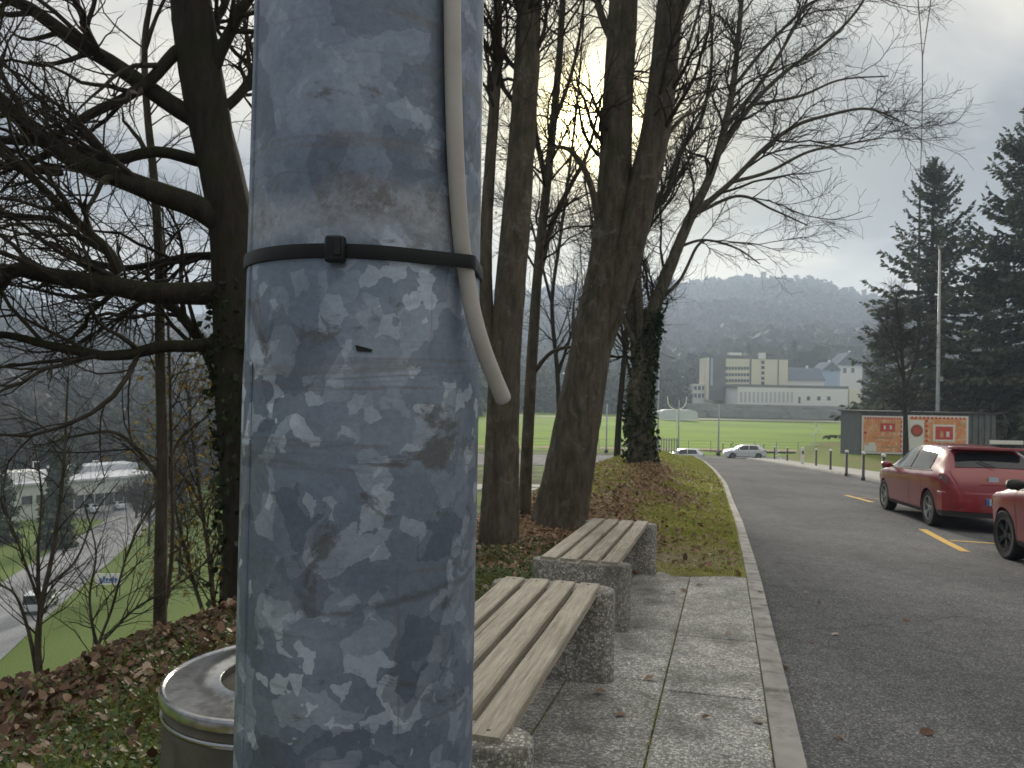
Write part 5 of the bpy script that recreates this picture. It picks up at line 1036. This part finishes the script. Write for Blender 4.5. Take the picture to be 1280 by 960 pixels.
GALV = pmat('grey_galvanised', (0.30, 0.31, 0.32), (0.38, 0.39, 0.40), 5, 0.5, 0.4)
hm = mt_[2] - zb_; MB().lathe([(0.18, -0.2), (0.17, 0.4), (0.15, 1.0), (0.07, hm)], 14).build('pole', GALV, mast, True); MB().box((0, -0.1, hm), (0.34, 0.26, 0.12)).build('lamp_head', GALV, mast); MB().box((0.1, -0.12, hm * 0.35), (0.3, 0.2, 0.35)).build('junction_box', GALV, mast)
# low white barrier and bench by the spruces
q = at(1258, 560, 44); lb = empty('white_barrier', (q[0], 44, float(gz(q[0], 44))), label='low white rail barrier under the spruces beside the grey shed', cat='barrier'); hh_ = at(1258, 553, 44)[2] - float(gz(q[0], 44))
MB().box((0, 0, hh_), (1.9, 0.08, 0.22)).build('rail', WHP, lb)
for s in (-.7, .7): MB().box((s, 0.05, hh_ / 2), (0.08, 0.06, hh_)).build('leg', DKM, lb)
# overhead cable running to a mast behind the spruce
far = at(1150, 236, 73.0); jn = at(1153, 72, 40.0); WIRE = pmat('wire', (0.05, 0.05, 0.055), None, 5, 0.6)
qz = float(gz(far[0], far[1])); um = empty('utility_mast', (far[0], far[1], qz), label='slim wooden mast behind the tall dark spruce', cat='mast'); MB().lathe([(0.16, -0.4), (0.09, far[2] - qz + 0.3)], 10).build('pole', BARK, um, True)
MB().lathe([(0.0, far[2] - qz - 0.1), (0.06, far[2] - qz - 0.08), (0.06, far[2] - qz + 0.06), (0.03, far[2] - qz + 0.1)], 10, (0.0, -0.1, 0)).build('insulator', CAPW, um)
wc = empty('overhead_cable', tuple(far), label='twisted overhead cable splitting in two above the tall dark spruce', cat='cable')
def wire(pts, w): return MB().tube(rel(spline(pts, 40), wc), np.full(40, w), 6)
wire([far, at(1152.5, 150, 55), jn], 0.034).build('strand', WIRE, wc); wire([jn, at(1150, 30, 34), at(1146, -20, 30), at(1130, -260, 20)], 0.026).build('strand', WIRE, wc); wire([jn, at(1160, 25, 34), at(1166, -20, 30), at(1196, -260, 20)], 0.026).build('strand', WIRE, wc)

# ------------------------------------------------------------------ field edge
def post(name, label, px, y_top, Y, r, zb0=FIELD, cat='pole', ball=0, group=None):
    q = at(px, 500, Y); o = empty(name, (q[0], Y, zb0), label=label, cat=cat, group=group); h = at(px, y_top, Y)[2] - zb0
    MB().lathe([(r * 1.2, -0.3), (r, 0.3), (r * 0.7, h)], 10).build('pole', GALV, o, True); MB().lathe([(r * 2.4, -0.05), (r * 2.4, 0.25), (r * 1.1, 0.35)], 10).build('base', DKM, o, True); return o
post('field_mast', 'thin grey mast at the field edge beside the ivy tree', 823, 418, 86, 0.10); post('field_mast', 'short thin grey post at the field edge above the white hatchback', 899, 505, 84, 0.10); post('field_mast', 'thin grey post beside the leaning trunk at the field edge', 759, 505, 84, 0.09); post('field_mast', 'thin grey post between ivy tree and the half hidden white car', 849, 500, 86, 0.09)
fe = empty('bar_fence', (at(833, 560, 74)[0], 74, FIELD), label='grey metal bar fence panel beside the ivy clad trunk', cat='fence')
for k in range(9): MB().box((-1.0 + 0.25 * k, 0, 1.0), (0.10, 0.04, 2.6)).build('bar', GALV, fe)
for z in (0.3, 2.1): MB().box((0, 0.035, z), (2.2, 0.03, 0.06)).build('rail', GALV, fe)
mf = empty('mesh_fence', (at(700, 560, 88)[0], 86.6, FIELD), label='long low wire fence along the near side of the field', cat='fence')
for k in range(17): MB().lathe([(0.04, -0.2), (0.035, 1.25)], 8, (-6 + 2.6 * k, 0.1 * k * 2.2, 0)).build('post', GALV, mf)
for z in (0.15, 0.5, 0.85, 1.2):
    MB().tube([(-6, 0, z), (35.6, 0.22 * 16, z)], [0.014, 0.014], 5).build('wire', GALV, mf)
LAV = pmat('white_tarpaulin', (0.62, 0.64, 0.74), (0.7, 0.71, 0.78), 0.5, 0.7)
q = at(847, 522, 198); tn_ = empty('storage_tent', (q[0], 198, FIELD), label='pale tarpaulin covered storage tent on the far side of the field', cat='tent'); tw = 46 / F * 198
b = MB(); n_ = 10; V = []
for yv in (-2.0, 2.0):
    for a in np.linspace(0, math.pi, n_): V.append((-tw / 2 * np.sign(math.cos(a)) * abs(math.cos(a)) ** 0.25, yv, 2.7 * math.sin(a) ** 0.35))
b.add(V, [(i, i + 1, n_ + i + 1, n_ + i) for i in range(n_ - 1)] + [tuple(range(n_)), tuple(range(2 * n_ - 1, n_ - 1, -1))]); b.build('cover', LAV, tn_); MB().box((0, -2.03, 0.15), (tw, 0.05, 0.3)).build('skirt', WHP, tn_)
q = at(846, 520, 150); gp_ = empty('white_goal_frame', (q[0], 150, FIELD), label='white curved goal frame rising above the pale storage tent', cat='goal'); zz0 = at(846, 497, 150)[2] - FIELD
MB().tube(spline([(-1.9, 0, zz0 + 0.2), (-1.5, 0, zz0 - 1.6), (0, 0, zz0 - 2.4), (1.5, 0, zz0 - 1.6), (1.9, 0, zz0 + 0.2)], 20), np.full(20, 0.10), 8).build('frame', WHP, gp_); MB().lathe([(0.14, -0.2), (0.12, zz0 - 2.35)], 10).build('post', WHP, gp_)
# star and small tree, wire light figures for the holidays
def figure(name, label, px, py, hpx, Y, kind):
    q = at(px, py, Y); z0 = float(gz(q[0], Y)); o = empty(name, (q[0], Y, z0), label=label, cat='decoration'); h = hpx / F * Y
    if kind == 'star':
        P = [(math.sin(i * math.pi / 5) * (h * 0.30 if i % 2 == 0 else h * 0.13), 0, h * 0.70 + math.cos(i * math.pi / 5) * (h * 0.30 if i % 2 == 0 else h * 0.13)) for i in range(11)]
        MB().tube(P, np.full(11, 0.035), 6).build('outline', WHP, o); MB().lathe([(0.03, -0.1), (0.03, h * 0.5)], 6).build('post', WHP, o); MB().tube([(-h * .3, 0, 0.1), (h * .3, 0, 0.1)], [0.03, 0.03], 6).build('foot', WHP, o)
    else:
        P = [(h * 0.2 * (1 - t) * math.cos(t * 30), h * 0.2 * (1 - t) * math.sin(t * 30), h * t) for t in np.linspace(0, 1, 60)]; MB().tube(P, np.full(60, 0.035), 5).build('spiral', WHP, o); MB().lathe([(0.03, -0.1), (0.02, h)], 6).build('post', WHP, o)
figure('light_star', 'white wire star figure on the grass behind the bollards', 1019, 562, 30, 62, 'star'); figure('light_tree', 'white spiral wire tree figure behind the bollards', 972, 565, 24, 66, 'tree')

# ------------------------------------------------------------------ school on the terrace
STEPM = pmat('stand_concrete', (0.19, 0.195, 0.19), (0.28, 0.28, 0.27), 0.3, 0.9, c3=(0.08, 0.10, 0.05), s3=0.6, f3=0.6, rnd=0.12)
gs = empty('grandstand', (at(965, 515, 233)[0], 233, FIELD), label='grey concrete spectator steps below the white school hall', cat='grandstand')
for k in range(7): MB().box((0, 1.3 * k, 0.3 + 0.28 * k), (50, 1.28, 0.62 + 0.56 * k)).build('step', STEPM, gs)
for px in (886, 930, 990, 1045): MB().box((at(px, 515, 233)[0] - gs.location[0], 1.0, 1.2), (0.5, 4.0, 1.9)).build('stair_wall', STEPM, gs)
CREAM = pmat('cream_render', (0.74, 0.69, 0.52), (0.8, 0.75, 0.58), 0.2, 0.9); WHR = pmat('white_render', (0.8, 0.79, 0.77), (0.84, 0.83, 0.81), 0.2, 0.9); DGR = pmat('dark_cladding', (0.13, 0.125, 0.125), (0.17, 0.165, 0.16), 0.3, 0.8); WIN = pmat('window_glass', (0.05, 0.06, 0.075), (0.08, 0.09, 0.11), 0.5, 0.12, spec=0.7); SLT = pmat('slate_roof', (0.11, 0.13, 0.17), (0.14, 0.16, 0.20), 0.5, 0.95, spec=0.1); PBL = pmat('pale_blue_render', (0.38, 0.48, 0.66), (0.42, 0.52, 0.70), 0.5, 0.8)
TZ = FIELD + 3.9
def house(name, label, px0, px1, y_top, y_bot, Y, depth, wallm, cat='building'):
    A, B = at(px0, y_bot, Y), at(px1, y_top, Y); zb0 = min(A[2], float(gz((A[0] + B[0]) / 2, Y))) - 0.5; o = empty(name, ((A[0] + B[0]) / 2, Y, zb0), label=label, cat=cat); w_, h_ = B[0] - A[0], at((px0 + px1) / 2, y_top, Y)[2] - zb0
    MB().box((0, depth / 2, h_ / 2), (w_, depth, h_)).build('wall', wallm, o); return o, w_, h_
def box_px(o, name, px0, px1, y0, y1, Y, depth, mat, proud=0.05, parent=None):
    cx_ = (px0 + px1) / 2; zt2 = at(cx_, y0, Y)[2]; zb2 = at(cx_, y1, Y)[2]; x0, x1 = at(px0, (y0 + y1) / 2, Y)[0], at(px1, (y0 + y1) / 2, Y)[0]
    return MB().box(((x0 + x1) / 2 - o.location[0], depth / 2 - proud, (zt2 + zb2) / 2 - o.location[2]), (x1 - x0, depth, zt2 - zb2)).build(name, mat, parent or o)
Ys = 262.0
sc, w_, h_ = house('school_block', 'tall cream school block with window bands and dark side wing', 906, 985, 449, 500, Ys, 16, CREAM)
box_px(sc, 'dark_wing', 885, 906, 447, 500, Ys, 14, DGR, 1.0); box_px(sc, 'corner_strip', 882, 885, 447, 500, Ys, 10, CREAM, 1.2); box_px(sc, 'blue_strip', 887.5, 890, 448, 482, Ys, 1, PBL, 1.15)
rf = box_px(sc, 'roof', 907, 980, 444, 449, Ys, 15, DGR, -0.3); box_px(sc, 'plant_room', 943, 966, 434, 444, Ys + 4, 6, DGR, 0, rf); box_px(sc, 'stair_head', 948, 957, 441, 449, Ys, 3, WHR, 0.3); box_px(sc, 'roof_light', 910, 925, 441, 444.5, Ys + 2, 3, WHR, 0.1, rf)
for y0 in (458.5, 466.5, 474):
    for k in range(8): box_px(sc, 'window', 907 + k * 3.75, 909.9 + k * 3.75, y0, y0 + 3.6, Ys, 0.2, WIN, 0.08)
for y0 in (451, 457.5, 464, 471, 477): box_px(sc, 'stair_window', 951.5, 955.5, y0, y0 + 4, Ys, 0.2, WIN, 0.1)
box_px(sc, 'down_pipe', 937, 939, 449, 482, Ys, 0.3, DGR, 0.2); box_px(sc, 'down_pipe', 972, 973.2, 450, 482, Ys, 0.3, DGR, 0.2)
sb, w_, h_ = house('school_annex', 'low white annex with window rows beside the dark school wing', 866, 882, 480, 505, Ys + 2, 10, WHR)
for y0 in (482.5, 492):
    for k in range(3): box_px(sb, 'window', 867.5 + k * 5, 871 + k * 5, y0, y0 + 5, Ys + 2, 0.2, WIN, 0.08)
Yh = 246.0
sh, w_, h_ = house('school_hall', 'long low white school hall with a dark flat roof edge', 922, 1060, 485, 507, Yh, 14, WHR)
box_px(sh, 'roof', 920, 1062, 481.5, 485, Yh - 0.6, 16, DGR, 0)
for k in range(13): box_px(sh, 'door_panel', 925 + k * 5.3, 927.6 + k * 5.3, 490, 503, Yh, 0.2, pmat('pale_panel', (0.5, 0.5, 0.52), None, 1, 0.6) if k == 0 else MATS['pale_panel'], 0.06)
box_px(sh, 'doorway', 998, 1000.5, 496, 504, Yh, 0.2, WIN, 0.08)
for px in (1008.5, 1021.5, 1034): box_px(sh, 'window', px, px + 4, 495.5, 500.5, Yh, 0.2, WIN, 0.08)
box_px(sh, 'end_wing', 1060, 1074, 487, 508, Yh + 1, 10, CREAM, 0)
def gable_house(label, px0, px1, y_ridge, y_eave, y_bot, Y, wallm, roofm, name='house', side=False):
    o, w_, h_ = house(name, label, px0, px1, y_eave, y_bot, Y, 10, wallm, 'house'); rz_ = at((px0 + px1) / 2, y_ridge, Y)[2] - o.location[2]
    V = [(-w_ / 2 - .4, -.5, h_ - .1), (w_ / 2 + .4, -.5, h_ - .1), (w_ / 2 + .4, 10.5, h_ - .1), (-w_ / 2 - .4, 10.5, h_ - .1)]
    V += [(-w_ / 2 - .4, 5, rz_), (w_ / 2 + .4, 5, rz_)] if side else [(0, -.5, rz_), (0, 10.5, rz_)]
    Fc = [(0, 1, 5, 4), (2, 3, 4, 5), (0, 4, 3), (1, 2, 5), (0, 3, 2, 1)] if side else [(0, 1, 4), (2, 3, 5), (1, 2, 5, 4), (3, 0, 4, 5), (0, 3, 2, 1)]
    r_ = MB().add(V, Fc).build('roof', roofm, o); MB().box((w_ * 0.2, 5.0, rz_ + 0.2), (0.7, 0.7, 1.2)).build('chimney', WHR, r_); return o, w_, h_
hs_, _, _ = gable_house('house with a big slate blue roof behind the white school hall', 981, 1030, 459, 475, 492, 268, WHR, SLT, side=True)
hs2, _, _ = gable_house('pale blue gabled house beside the slate roofed house', 1028, 1050, 452, 462, 485, 276, PBL, SLT); box_px(hs2, 'window', 1038, 1042, 459, 464, 276, 0.2, WIN, 0.1)
hs3, _, _ = gable_house('white gabled house with grey roof higher on the slope', 1046, 1078, 440, 456, 480, 300, WHR, SLT)
for k, (px, y0) in enumerate([(1054, 460), (1064, 460)]): box_px(hs3, 'window', px, px + 4, y0, y0 + 6, 300, 0.2, WIN, 0.1)
spruce_px('dark distant spruce behind the school beside the slate roof', 992, 300, 424, 9, 81, nb=90, ns=24, size=1.4)
spruce_px('second dark distant spruce behind the school block', 935, 310, 428, 8, 82, nb=90, ns=24, size=1.4)

# ------------------------------------------------------------------ down in the valley
ROOFW = pmat('pale_flat_roof', (0.5, 0.53, 0.57), (0.6, 0.62, 0.66), 0.1, 0.9, spec=0.15); HALLW = pmat('grey_green_wall', (0.52, 0.55, 0.52), (0.6, 0.62, 0.6), 0.2, 0.9)
A, B = gp(18, 652), gp(196, 632); hb = empty('industrial_hall', tuple(A), math.atan2(B[1] - A[1], B[0] - A[0]), label='long low industrial hall with pale flat roof beside the lower road', cat='building'); Lh = float(np.linalg.norm((B - A)[:2]))
MB().box((Lh / 2, 9, 2.6), (Lh, 18, 5.2)).build('wall', HALLW, hb); rf = MB().box((Lh / 2, 9, 5.35), (Lh + 0.8, 18.8, 0.35)).build('roof', ROOFW, hb); MB().box((Lh / 2 + 6, 12, 6.0), (Lh * 0.6, 5, 1.0)).build('roof_light', ROOFW, rf); MB().box((3.0, 5, 6.2), (4, 4, 1.4)).build('plant_box', WHR, rf)
for k in range(14): MB().box((6.0 + k * 1.55, -0.05, 2.0), (1.3, 0.2, 2.0)).build('window', WIN if k > 4 else WIN, hb)
for k in range(2): MB().box((1.6 + k * 2.0, -0.05, 3.0), (1.4, 0.2, 1.2)).build('window', WIN, hb)
def valley_block(label, px0, px1, y0, y1, Y, m, nw=3, ns_=3):
    z = float(hill_z(at((px0 + px1) / 2, 500, Y)[0], Y)); o, w_, h_ = house('apartment_block', label, px0, px1, y0, y1, Y, 10, m); MB().box((0, 5, h_ + .15), (w_ + .6, 10.6, .4)).build('roof', SLT, o)
    for i in range(nw):
        for j in range(ns_): box_px(o, 'window', px0 + (px1 - px0) * (i + .25) / nw, px0 + (px1 - px0) * (i + .7) / nw, y0 + (y1 - y0) * (j + .2) / (ns_ + 0.3), y0 + (y1 - y0) * (j + .65) / (ns_ + 0.3), Y, 0.2, WIN, 0.08)
valley_block('white apartment block across the valley behind the slender tree', 160, 190, 512, 545, 265, WHR); valley_block('pink walled apartment block below the white one', 168, 196, 541, 575, 215, pmat('pink_render', (0.5, 0.36, 0.33), None, 1, 0.9), 4, 3); valley_block('pale block at the very end of the industrial hall', -30, 6, 552, 600, 170, WHR, 4, 4)
spruce_px('small dark spruce on the valley lawn beside the lower road', 4, 98, 575, 26, 91, nb=200, ns=40)
spruce_px('tall feathery grey green conifer in front of the industrial hall', 76, 96, 545, 20, 92, mat=NEED2, nb=260, ns=30, size=0.9, name='conifer')
spruce_px('narrow conifer behind the feathery grey green conifer', 98, 128, 562, 10, 93, mat=NEED2, nb=120, ns=26, size=0.8, name='conifer')
for k, (px, yb_, yt, Y, lab, sd) in enumerate([(186, 676, 588, 98, 'bare rounded tree at the bend of the lower road', 94), (170, 650, 600, 118, 'small bare tree beside the car park entrance', 95), (225, 690, 560, 84, 'bare tree on the lower slope behind the slender tree', 96)]):
    simple_tree('valley_tree', lab, [([(px, yb_), (px + 1, (yb_ * 2 + yt) / 3), (px - 1, (yb_ + yt) / 2), (px + 1, yt)], Y, Y, 4, 1), ([(px, (yb_ + yt) / 2 + 14), (px + 9, (yb_ + yt) / 2 - 8), (px + 12, yt + 16)], Y, Y, 2.2, .8), ([(px, (yb_ + yt) / 2 + 16), (px - 10, (yb_ + yt) / 2 - 6), (px - 14, yt + 18)], Y, Y + 1, 2.2, .8)], (px, yb_), Y,
      [(60, 6, (1.2, 3.2), (0.4, 1.1), 4, dict(t0=0.25, rr=0.5, rmax=0.06, up=0.1, wig=0.15, rtip=0.02)), (600, 5, (0.8, 2.0), (0.3, 1.0), 3, dict(rr=0.6, rmax=0.035, up=0.02, wig=0.18, rtip=0.014)), (1600, 4, (0.5, 1.2), (0.3, 1.0), 3, dict(rr=0.7, rmax=0.022, up=0.0, wig=0.2, rtip=0.012))], sd, bark=BARK)
# sign on two posts beside the lower road
q = gp(135, 746); sg = empty('roadside_sign', tuple(q), 0.12, label='white sign with blue lettering on two posts beside the lower road', cat='sign'); Yq = q[1]; k_ = Yq / F
MB().box((0, 0, 22 * k_), (31 * k_, 0.08, 14 * k_)).build('panel', WHP, sg)
for s in (-1, 1): MB().box((s * 13.5 * k_, 0.05, 13 * k_), (0.09, 0.09, 31 * k_)).build('post', DKM, sg)
b = MB()
for i, (x, z, w, h) in enumerate([(-9, 21.5, 3.2, 4), (-5.2, 22.5, 2.6, 6), (-1.6, 21.5, 3, 4), (2.2, 21.2, 3, 3.4), (5.8, 22.4, 2.6, 5.6), (9.2, 21.4, 3, 4), (0, 18.2, 20, 1.1)]): b.box((x * k_, -0.05, z * k_), (w * k_, 0.02, h * k_))
b.build('lettering', PBLUE, sg)
for k, (px, yb_, yt) in enumerate([(40, 640, 577), (115, 630, 576)]):
    q = gp(px, yb_); o = empty('street_lamp', tuple(q), label=['white street lamp at the blank end of the industrial hall', 'white street lamp behind the parked cars at the hall'][k], cat='street lamp'); h = (yb_ - yt) / F * q[1]; MB().lathe([(0.1, -.2), (0.06, h)], 8).build('pole', WHP, o); MB().box((0.4, 0, h), (0.9, 0.25, 0.14)).build('lamp_head', WHP, o)

rng = np.random.default_rng(77); px_ = rng.uniform(350, 560, 210); yy_ = 22 + 62 * rng.random(210); xx_ = (px_ - 640) / F * yy_; kk_ = (XE(yy_) - xx_) > 1.6; xx_, yy_ = xx_[kk_], yy_[kk_]
h_s = rng.uniform(0.8, 2.4, len(xx_)); V, Q = blobs(np.stack([xx_, yy_, gz(xx_, yy_) - 0.3], -1), h_s * 0.7, h_s, 170, 0.07, rng)
tag(link('scrub', mesh_np('scrub', V, Q), FARW), 'brown winter scrub covering the bank below the trees', kind='stuff')

# ------------------------------------------------------------------ leaves, grass, haze
def gsurf(x, y):
    u = (x - XK(y)) * 0.966; bp = (vnoise(x, y, 2.1, 1) - 0.5) * 0.10 + (vnoise(x, y, 6.3, 2) - 0.5) * 0.03
    return gz(x, y) + bp * sstep(0.0, 0.5, -u - 0.05) * sstep(0, 0.6, np.where(y < 7.0, -u - 1.5, 1.0))
LEAFM = island_mat('fallen_leaves', [(0, (0.085, 0.045, 0.026)), (0.35, (0.19, 0.105, 0.062)), (0.7, (0.31, 0.19, 0.115)), (0.9, (0.26, 0.18, 0.12)), (1, (0.38, 0.31, 0.24))], 0.65, 0.2, 0.4)
LEAFD = island_mat('dark_fallen_leaves', [(0, (0.045, 0.022, 0.013)), (0.35, (0.10, 0.052, 0.030)), (0.65, (0.17, 0.095, 0.055)), (0.9, (0.25, 0.16, 0.10)), (1, (0.42, 0.34, 0.25))], 0.6, 0.15, 0.4)
GRASM = island_mat('grass_blades', [(0, (0.13, 0.15, 0.03)), (0.5, (0.24, 0.28, 0.05)), (0.85, (0.33, 0.34, 0.08)), (1, (0.42, 0.36, 0.16))], 0.6, 0.45, 0.3)
CLOVM = island_mat('weed_leaves', [(0, (0.03, 0.05, 0.014)), (0.5, (0.06, 0.105, 0.024)), (1, (0.11, 0.165, 0.04))], 0.5, 0.3, 0.4)
def flat_leaves(n, xy, size, mat, name, label, rng, lift=0.012, tilt=0.35):
    x, y = xy; z = gsurf(x, y) + lift * rng.random(len(x)) + 0.004; C = np.stack([x, y, z], -1); m = len(x)
    az = rng.uniform(0, 2 * math.pi, m); a = np.stack([np.cos(az), np.sin(az), rng.normal(0, tilt, m)], -1); b_ = np.stack([-np.sin(az), np.cos(az), rng.normal(0, tilt, m)], -1); s = (size * rng.uniform(0.5, 1.25, m))[:, None]; up = np.array([0, 0, 1.0])[None]
    cu = rng.uniform(0.0, 0.45, m)[:, None]
    V = np.stack([C - a * s * .5, C - a * s * .1 - b_ * s * .38 + up * s * cu * .6, C + a * s * .28 - b_ * s * .30 + up * s * cu * .5, C + a * s * .55 + up * s * cu * .3, C + a * s * .28 + b_ * s * .30 + up * s * cu * .5, C - a * s * .1 + b_ * s * .38 + up * s * cu * .6], 1).reshape(-1, 3)
    i = np.arange(m)[:, None] * 6; Q = np.concatenate([i + np.array([[0, 1, 2, 3]]), i + np.array([[0, 3, 4, 5]])], 0)
    return tag(link(name, mesh_np(name, V, Q), mat), label, kind='stuff')
rng = np.random.default_rng(5)
def scatter(n, y0, y1, f0, f1, dens):
    y = rng.uniform(y0, y1, n); a, b_ = f0(y), f1(y); x = a + (b_ - a) * rng.random(n); k = rng.random(n) < dens(x, y); return x[k], y[k]
band = lambda x, y: 0.16 + 0.84 * sstep(-0.55, 0.15, (XE(y) - x)) * sstep(2.6, 1.0, XE(y) - x)
flat_leaves(0, scatter(46000, 1.2, 10.0, lambda y: XE(y) - 2.4, lambda y: XK(y) - 1.62, band), 0.043, LEAFD, 'fallen_leaves', 'brown fallen leaves covering the top of the slope', rng, 0.06, 0.6)
lw = lambda x, y: np.clip(sstep(0.7, 1.7, XK(y) - x + 1.6 * (0.6 * vnoise(x, y, 0.9, 5) + 0.4 * vnoise(x, y, 2.7, 6)) - 0.8), 0, 1) * sstep(29, 20, y) * (1 - 0.75 * sstep(12, 15, y) * sstep(1.5, 0.6, x - XE(y)))
vd = lambda x, y: (0.10 + 0.62 * lw(x, y)) * sstep(36, 20, y)
flat_leaves(0, scatter(60000, 7.1, 36, lambda y: XE(y) - 1.2, lambda y: XK(y) - 0.05, vd), 0.062, LEAFM, 'fallen_leaves', 'brown fallen leaves strewn over the grass verge', rng, 0.055, 0.45)
few = scatter(26, 2.5, 7, lambda y: XK(y) - 1.4, lambda y: XK(y) + 1.5, lambda x, y: np.ones_like(x))
zf_ = lambda x, y: np.where((x - XK(y)) > 0.12, zroad(x, y), gz(x, y) + 0.006)
_g = gsurf; gsurf = lambda x, y: zf_(x, y); flat_leaves(0, few, 0.06, LEAFM, 'fallen_leaves', 'a few dry leaves lying on the slabs and asphalt', rng, 0.003, 0.15); gsurf = _g
def blades(xy, h, w, mat, name, label, rng, lean=0.5):
    x, y = xy; m = len(x); z = gsurf(x, y) - 0.005; C = np.stack([x, y, z], -1); az = rng.uniform(0, 2 * math.pi, m); s = np.stack([np.cos(az), np.sin(az), 0 * az], -1); hh2 = (h * rng.uniform(0.4, 1.3, m))[:, None]; ww = (w * rng.uniform(0.6, 1.3, m))[:, None]
    d = np.stack([rng.normal(0, lean, m), rng.normal(0, lean, m), np.ones(m)], -1); V = np.stack([C - s * ww, C + s * ww, C + d * hh2 * .6 + s * ww * .7, C + d * hh2 * .6 - s * ww * .7, C + d * np.array([1.5, 1.5, .85]) * hh2], 1).reshape(-1, 3); i = np.arange(m)[:, None] * 5
    return tag(link(name, mesh_np(name, V, i + np.array([[0, 1, 2, 3]]), i + np.array([[3, 2, 4]])), mat), label, kind='stuff')
gd = lambda x, y: (1 - 0.65 * lw(x, y)) * (0.4 + 0.6 * vnoise(x, y, 1.7, 8)) * (1 - 0.6 * sstep(1.5, 0.3, np.hypot((x - XK(y) + 0.75), (y - 8.3) * 0.75)))
blades(scatter(170000, 7.1, 20, lambda y: XE(y) - 0.8, lambda y: XK(y) - 0.02, gd), 0.05, 0.0032, GRASM, 'grass', 'short winter grass on the verge beside the kerb', rng)
blades(scatter(90000, 17, 60, lambda y: XE(y) - 0.8, lambda y: XK(y) - 0.02, gd), 0.07, 0.009, GRASM, 'grass', 'grass on the far part of the verge', rng)
ld = lambda x, y: 0.25 + 0.75 * sstep(0.35, 0.55, 0.6 * vnoise(x, y, 0.9, 5) + 0.4 * vnoise(x, y, 2.7, 6)) * sstep(0.45, -0.1, XE(y) - x)
blades(scatter(110000, 1.0, 9.5, lambda y: XE(y) - 1.0, lambda y: XK(y) - 1.6, ld), 0.06, 0.0022, GRASM, 'grass', 'rough grass round the litter bin and trunks', rng)
flat_leaves(0, scatter(90000, 1.0, 9.5, lambda y: XE(y) - 0.9, lambda y: XK(y) - 1.6, ld), 0.022, CLOVM, 'weeds', 'low green weeds between the fallen leaves', rng, 0.06, 0.45)
mj = [(XK(y) + u / 0.966, y) for u, y in zip(rng.choice([-0.003, -0.5, -1.0, -1.52], 6000) + rng.normal(0, 0.006, 6000), rng.uniform(1.5, 7.1, 6000))]
mj = np.array(mj); _g = gsurf; gsurf = lambda x, y: gz(x, y) - 0.004; blades((mj[:, 0], mj[:, 1]), 0.015, 0.003, GRASM, 'moss', 'moss and grass growing in the slab joints', rng, 0.8); gsurf = _g

hz_ = MB().box((0, 0, 74), (2900, 2900, 194)).build('haze', None); hm_, n, l, b = material('haze_air'); n.remove(b); pv_ = n.new('ShaderNodeVolumePrincipled'); pv_.inputs['Color'].default_value = (0.62, 0.75, 0.95, 1); pv_.inputs['Density'].default_value = 0.00064; pv_.inputs['Anisotropy'].default_value = 0.45
l.new(pv_.outputs[0], n['Material Output'].inputs['Volume']); hz_.data.materials.append(hm_); tag(hz_, 'pale blue winter haze filling the valley', kind='stuff')
